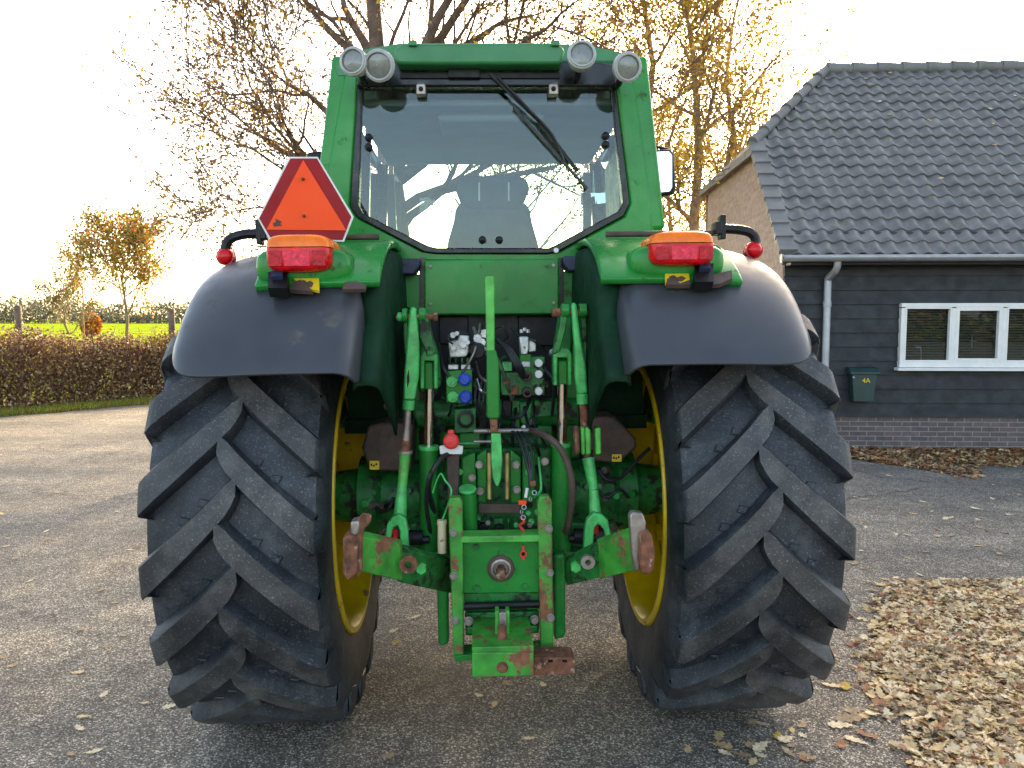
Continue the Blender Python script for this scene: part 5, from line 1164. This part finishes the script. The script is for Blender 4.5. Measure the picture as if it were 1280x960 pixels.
plate('panel_ledge', [(576, 671), (675, 669), (675, 678), (576, 679)], ly+.0, .09, 'green_chip', hf, bevel=.004)
for a, b_ in ((595, 684), (596, 735), (656, 733)): q = L(a, b_, ly+.04); b = MB(); b.cyl(q, q+Vector((0, -.008, 0)), .013, 18); b.cyl(q+Vector((0, -.008, 0)), q+Vector((0, -.010, 0)), .008, 6); b.build('socket_bolt', 'green_dirty', hf)
q = L(626, 710, ly+.04)
b = MB(); b.lathe([(0, .050), (.008, .050), (.012, .046), (.012, .038), (.0, .034)], q, (0, -1, 0), 32); pt = b.build('pto_guard', 'brown', hf)
b = MB(); b.lathe([(.0, .038), (.016, .038), (.018, .034), (.018, .030), (.004, .028), (.004, .002)], q, (0, -1, 0), 32); b.build('bearing_ring', 'steel', pt)
b = MB(); n = 12; pts_ = []
b.cyl(q, q+Vector((0, -.09, 0)), .0155, 24)
for i in range(6): a = i*PI/3; b.box(q+Vector((.0155*math.cos(a), -.05, .0155*math.sin(a))), (.006, .075, .006), Matrix.Rotation(-a, 3, 'Y'))
b.build('pto_shaft', 'rust', pt, bevel=.001)
q = L(654, 692, ly+.036); b = MB(); b.lathe([(0, .0135), (.006, .0135), (.006, .008), (0, .008)], q, (0, -1, 0), 20); b.box(q+Vector((.0, -.003, .022)), (.010, .006, .018)); b.box(q+Vector((.0, -.003, -.018)), (.010, .006, .010)); b.build('safety_tag', 'redcap', hf)
MB().cyl(q, q+Vector((0, -.004, 0)), .008, 14).build('tag_centre', 'blackpaint', hf)
plate('lower_plate', [(580, 742), (674, 741), (674, 762), (581, 764)], ly+.05, .03, 'green_dirty', hf); rodp('roller_bar', (580, 758, ly+.02), (674, 755, ly+.02), .014, 'black', hf)
plate('cross_member', [(581, 766), (674, 764), (674, 792), (582, 795)], ly+.06, .06, 'green_dirty', hf, bevel=.006); plate('cross_slot', [(586, 773), (666, 771), (666, 778), (586, 780)], ly+.055, .01, 'blackpaint', hf)
plate('cross_lip', [(582, 784), (672, 782), (672, 791), (582, 793)], ly+.02, .05, 'green', hf, bevel=.006)
for a, b_ in ((586, 776), (668, 774), (613, 786), (640, 786)): bolt(hf, a, b_, ly+.02, .014, 'steel', ln_=.02)
# drawbar plate and pin
b = MB(); z = L(628, 806, -.80).z; A0, A1 = L(590, 818, -.86), L(667, 816, -.86)
b.box(((A0.x+A1.x)/2, -.70, (A0.z+z)/2+.012), (A1.x-A0.x, .34, .028)); b.build('drawbar_plate', 'green_rusty', hf, bevel=.004)
plate('drawbar_front', [(590, 816), (667, 816), (667, 845), (590, 847)], -.88, .06, 'green_rusty', hf, bevel=.004)
pl = L(628, 806, -.80)
q = L(628, 812, -.80); b = MB(); b.lathe([(0, .052), (.006, .050), (.020, .026), (.045, .017), (.085, .015), (.088, .001)], q, (0, 0, 1), 26); b.build('drawbar_boss', 'rust', hf)
for x0, x1 in ((619, 624), (632, 637)): plate('clevis_cheek', [(x0, 764), (x1, 764), (x1, 796), (x0, 796)], -.76, .05, 'green_chip', hf)
plate('clevis_tongue', [(624, 766), (633, 766), (633, 800), (624, 800)], -.77, .04, 'steel', hf)
bolt(hf, 628, 834, -.88, .016, 'rust')
plate('side_plate', [(655, 828), (664, 822), (716, 822), (719, 826), (719, 843), (655, 845)], -.80, .10, 'rust', hf, bevel=.004)
for a in (688, 706): plate('plate_slot', [(a-3, 825), (a+3, 825), (a+3, 828), (a-3, 828)], -.803, .006, 'blackpaint', hf, bevel=0)
# tubular legs behind the rails
ly = -.50
for P_ in ([(545, 697), (560, 695), (561, 806), (548, 808)], [(692, 694), (707, 692), (707, 797), (693, 801)]): plate('guard_leg', P_, ly, .06, 'green', tr, bevel=.012, bseg=3)
plate('link_shaft', [(505, 692), (560, 690), (560, 698), (505, 700)], -.44, .10, 'green_dirty', tr); plate('link_shaft', [(690, 690), (745, 690), (745, 697), (690, 697)], -.44, .10, 'green_dirty', tr)
# cream canister with wire
rodp('canister', (552.5, 656, -.60), (552.5, 691, -.60), .0165, 'cream'); rodp('canister_cap', (552.5, 650, -.60), (552.5, 656, -.60), .0185, 'cream')
hose('wire', [(553, 650, -.60), (561, 628, -.60), (564, 612, -.60), (556, 600, -.58), (551, 592, -.58), (545, 603, -.56), (541, 616, -.55)], .0035, 'green_light'); 
# hoses
ly = -.5
hose('hydraulic_hose', [(543, 640, -.42), (536, 612, -.5), (541, 588, -.55), (553, 572, -.52), (566, 565, -.45)], .010)
hose('hydraulic_hose', [(539, 670, -.42), (533, 630, -.5), (537, 595, -.55), (550, 575, -.5)], .008)
hose('brake_hose', [(664, 538, -.46), (684, 546, -.58), (701, 562, -.62), (713, 592, -.62), (715, 625, -.60), (710, 655, -.55), (707, 665, -.5)], .0125, 'brown')
for k_, (d_, r) in enumerate(((0, .0075), (6, .0065), (12, .006))):
    hose('hydraulic_hose', [(621+d_*.2, 424+d_*.4, -.30), (632+d_*.5, 436, -.42), (645+d_*.6, 458, -.45), (653+d_*.3, 472, -.40)], r)
    hose('hydraulic_hose', [(630+d_, 533, -.30), (646+d_, 545, -.46), (655+d_*.8, 568, -.52), (662+d_*.2, 596, -.55), (662, 612, -.56)], r*.8)
hose('cable', [(617, 412, -.32), (628, 408, -.36), (635, 420, -.34), (630, 426, -.30)], .004); hose('cable', [(566, 430, -.42), (560, 424, -.4), (567, 416, -.3), (588, 418, -.25)], .004)
for a in (0, 5, 10): hose('cable', [(597+a, 478, -.40), (594+a, 500, -.46), (600+a*.6, 520, -.42), (606, 540, -.35)], .0055, 'hose')
hose('steel_pipe', [(596, 474, -.44), (601, 488, -.46), (608, 492, -.44)], .006, 'chrome')
hose('cable', [(673, 572, -.40), (675, 590, -.44), (676, 612, -.46), (668, 622, -.50)], .005, 'green_light')
# coupling with red sleeve and chain
q = L(653, 628, -.60); b = MB(); b.box(q, (.030, .02, .016)); cb_ = b.build('cable_plug', 'orange', tr, bevel=.003)
b = MB(); q = L(666, 604, -.58); b.box(q, (.022, .02, .020)); b.build('cable_clamp', 'rust', cb_, bevel=.003)
hose('red_sleeve', [(651, 646, -.60), (655, 652, -.61), (650, 657, -.60), (655, 664, -.60), (652, 667, -.60)], .0055, 'redcap', cb_)
b = MB()
for i, (a, b_) in enumerate(((668, 616), (663, 624), (655, 634), (652, 640), (654, 647))):
    q = L(a, b_, -.61); b.lathe([(.002*math.sin(2*PI*k_/6), .008+.002*math.cos(2*PI*k_/6)) for k_ in range(6)], q, (i % 2, -1+.3*(i % 2), .3), 12, True)
b.build('chain', 'zinc', cb_); rodp('white_plug', (657, 622, -.60), (659, 610, -.60), .006, 'white', cb_)
# sundry bolts over housings
random.seed(12)
for a, b_ in ((575, 590), (660, 590), (672, 640), (585, 690), (597, 648), (664, 652)): bolt(tr, a, b_, -.43, .010, 'green_light')

random.seed(31)
for i, (a0, b0, a1, b1) in enumerate(((548, 430, 600, 520), (552, 470, 548, 545), (595, 452, 600, 535), (604, 470, 604, 560), (630, 500, 640, 560), (668, 500, 684, 560), (640, 410, 682, 440), (676, 440, 690, 520), (560, 520, 600, 470), (628, 520, 662, 500), (588, 560, 600, 610), (668, 560, 690, 640), (592, 410, 640, 500), (600, 405, 556, 500), (645, 500, 642, 560), (655, 505, 676, 575))):
    m1 = ((a0+a1)/2+random.uniform(-14, 14), (b0+b1)/2+random.uniform(-8, 14)); y0 = random.uniform(-.34, -.22)
    hose('hydraulic_hose', [(a0, b0, -.12), (a0*.7+m1[0]*.3, b0*.6+m1[1]*.4+4, y0), (m1[0], m1[1], y0-.05), (a1, b1, -.26)], random.choice((.005, .0065, .008)), random.choice(('hose', 'hose', 'hose', 'brown', 'steel')), n=8)
for i in range(34):
    a, b_ = random.uniform(550, 690), random.uniform(425, 560); q = L(a, b_, random.uniform(-.30, -.12)); d = Vector((random.uniform(-.5, .5), -1, random.uniform(-.5, .5))).normalized(); b = MB(); b.cyl(q, q+d*.03, random.uniform(.008, .014), 6); b.cyl(q+d*.03, q+d*.045, .007, 10)
    b.build('fitting', random.choice(('steel', 'alu', 'green_light', 'green_dirty', 'brass', 'black')), tr)
for x0, x1, y0, y1, m_ in ((600, 612, 470, 500, 'black'), (640, 650, 500, 540, 'green_dirty'), (668, 690, 500, 520, 'green_dirty'), (596, 606, 500, 530, 'green_dirty'), (672, 690, 532, 560, 'green_dirty'), (600, 612, 560, 566, 'steel'), (628, 640, 500, 524, 'black'), (555, 568, 540, 560, 'green_dirty')):
    plate('valve_plate', [(x0, y0), (x1, y0+random.uniform(-2, 2)), (x1, y1), (x0, y1+random.uniform(-3, 3))], -.20, .10, m_, tr, bevel=.004)
for a, b_ in ((538, 333), (692, 332), (538, 380), (692, 379), (500, 371), (727, 366), (489, 440), (489, 480)): bolt(tr, a, b_, CY-.092 if 530 < a < 700 else CY-.032, .0065, 'steel', ln_=.006)
for a, b_ in ((597, 652), (610, 652), (645, 655), (662, 655), (583, 652), (660, 640)): q = L(a, b_, -.44); MB().cyl(q, q+Vector((0, -.02, 0)), .010, 8).build('fitting', random.choice(('green_light', 'black', 'steel')), tr)
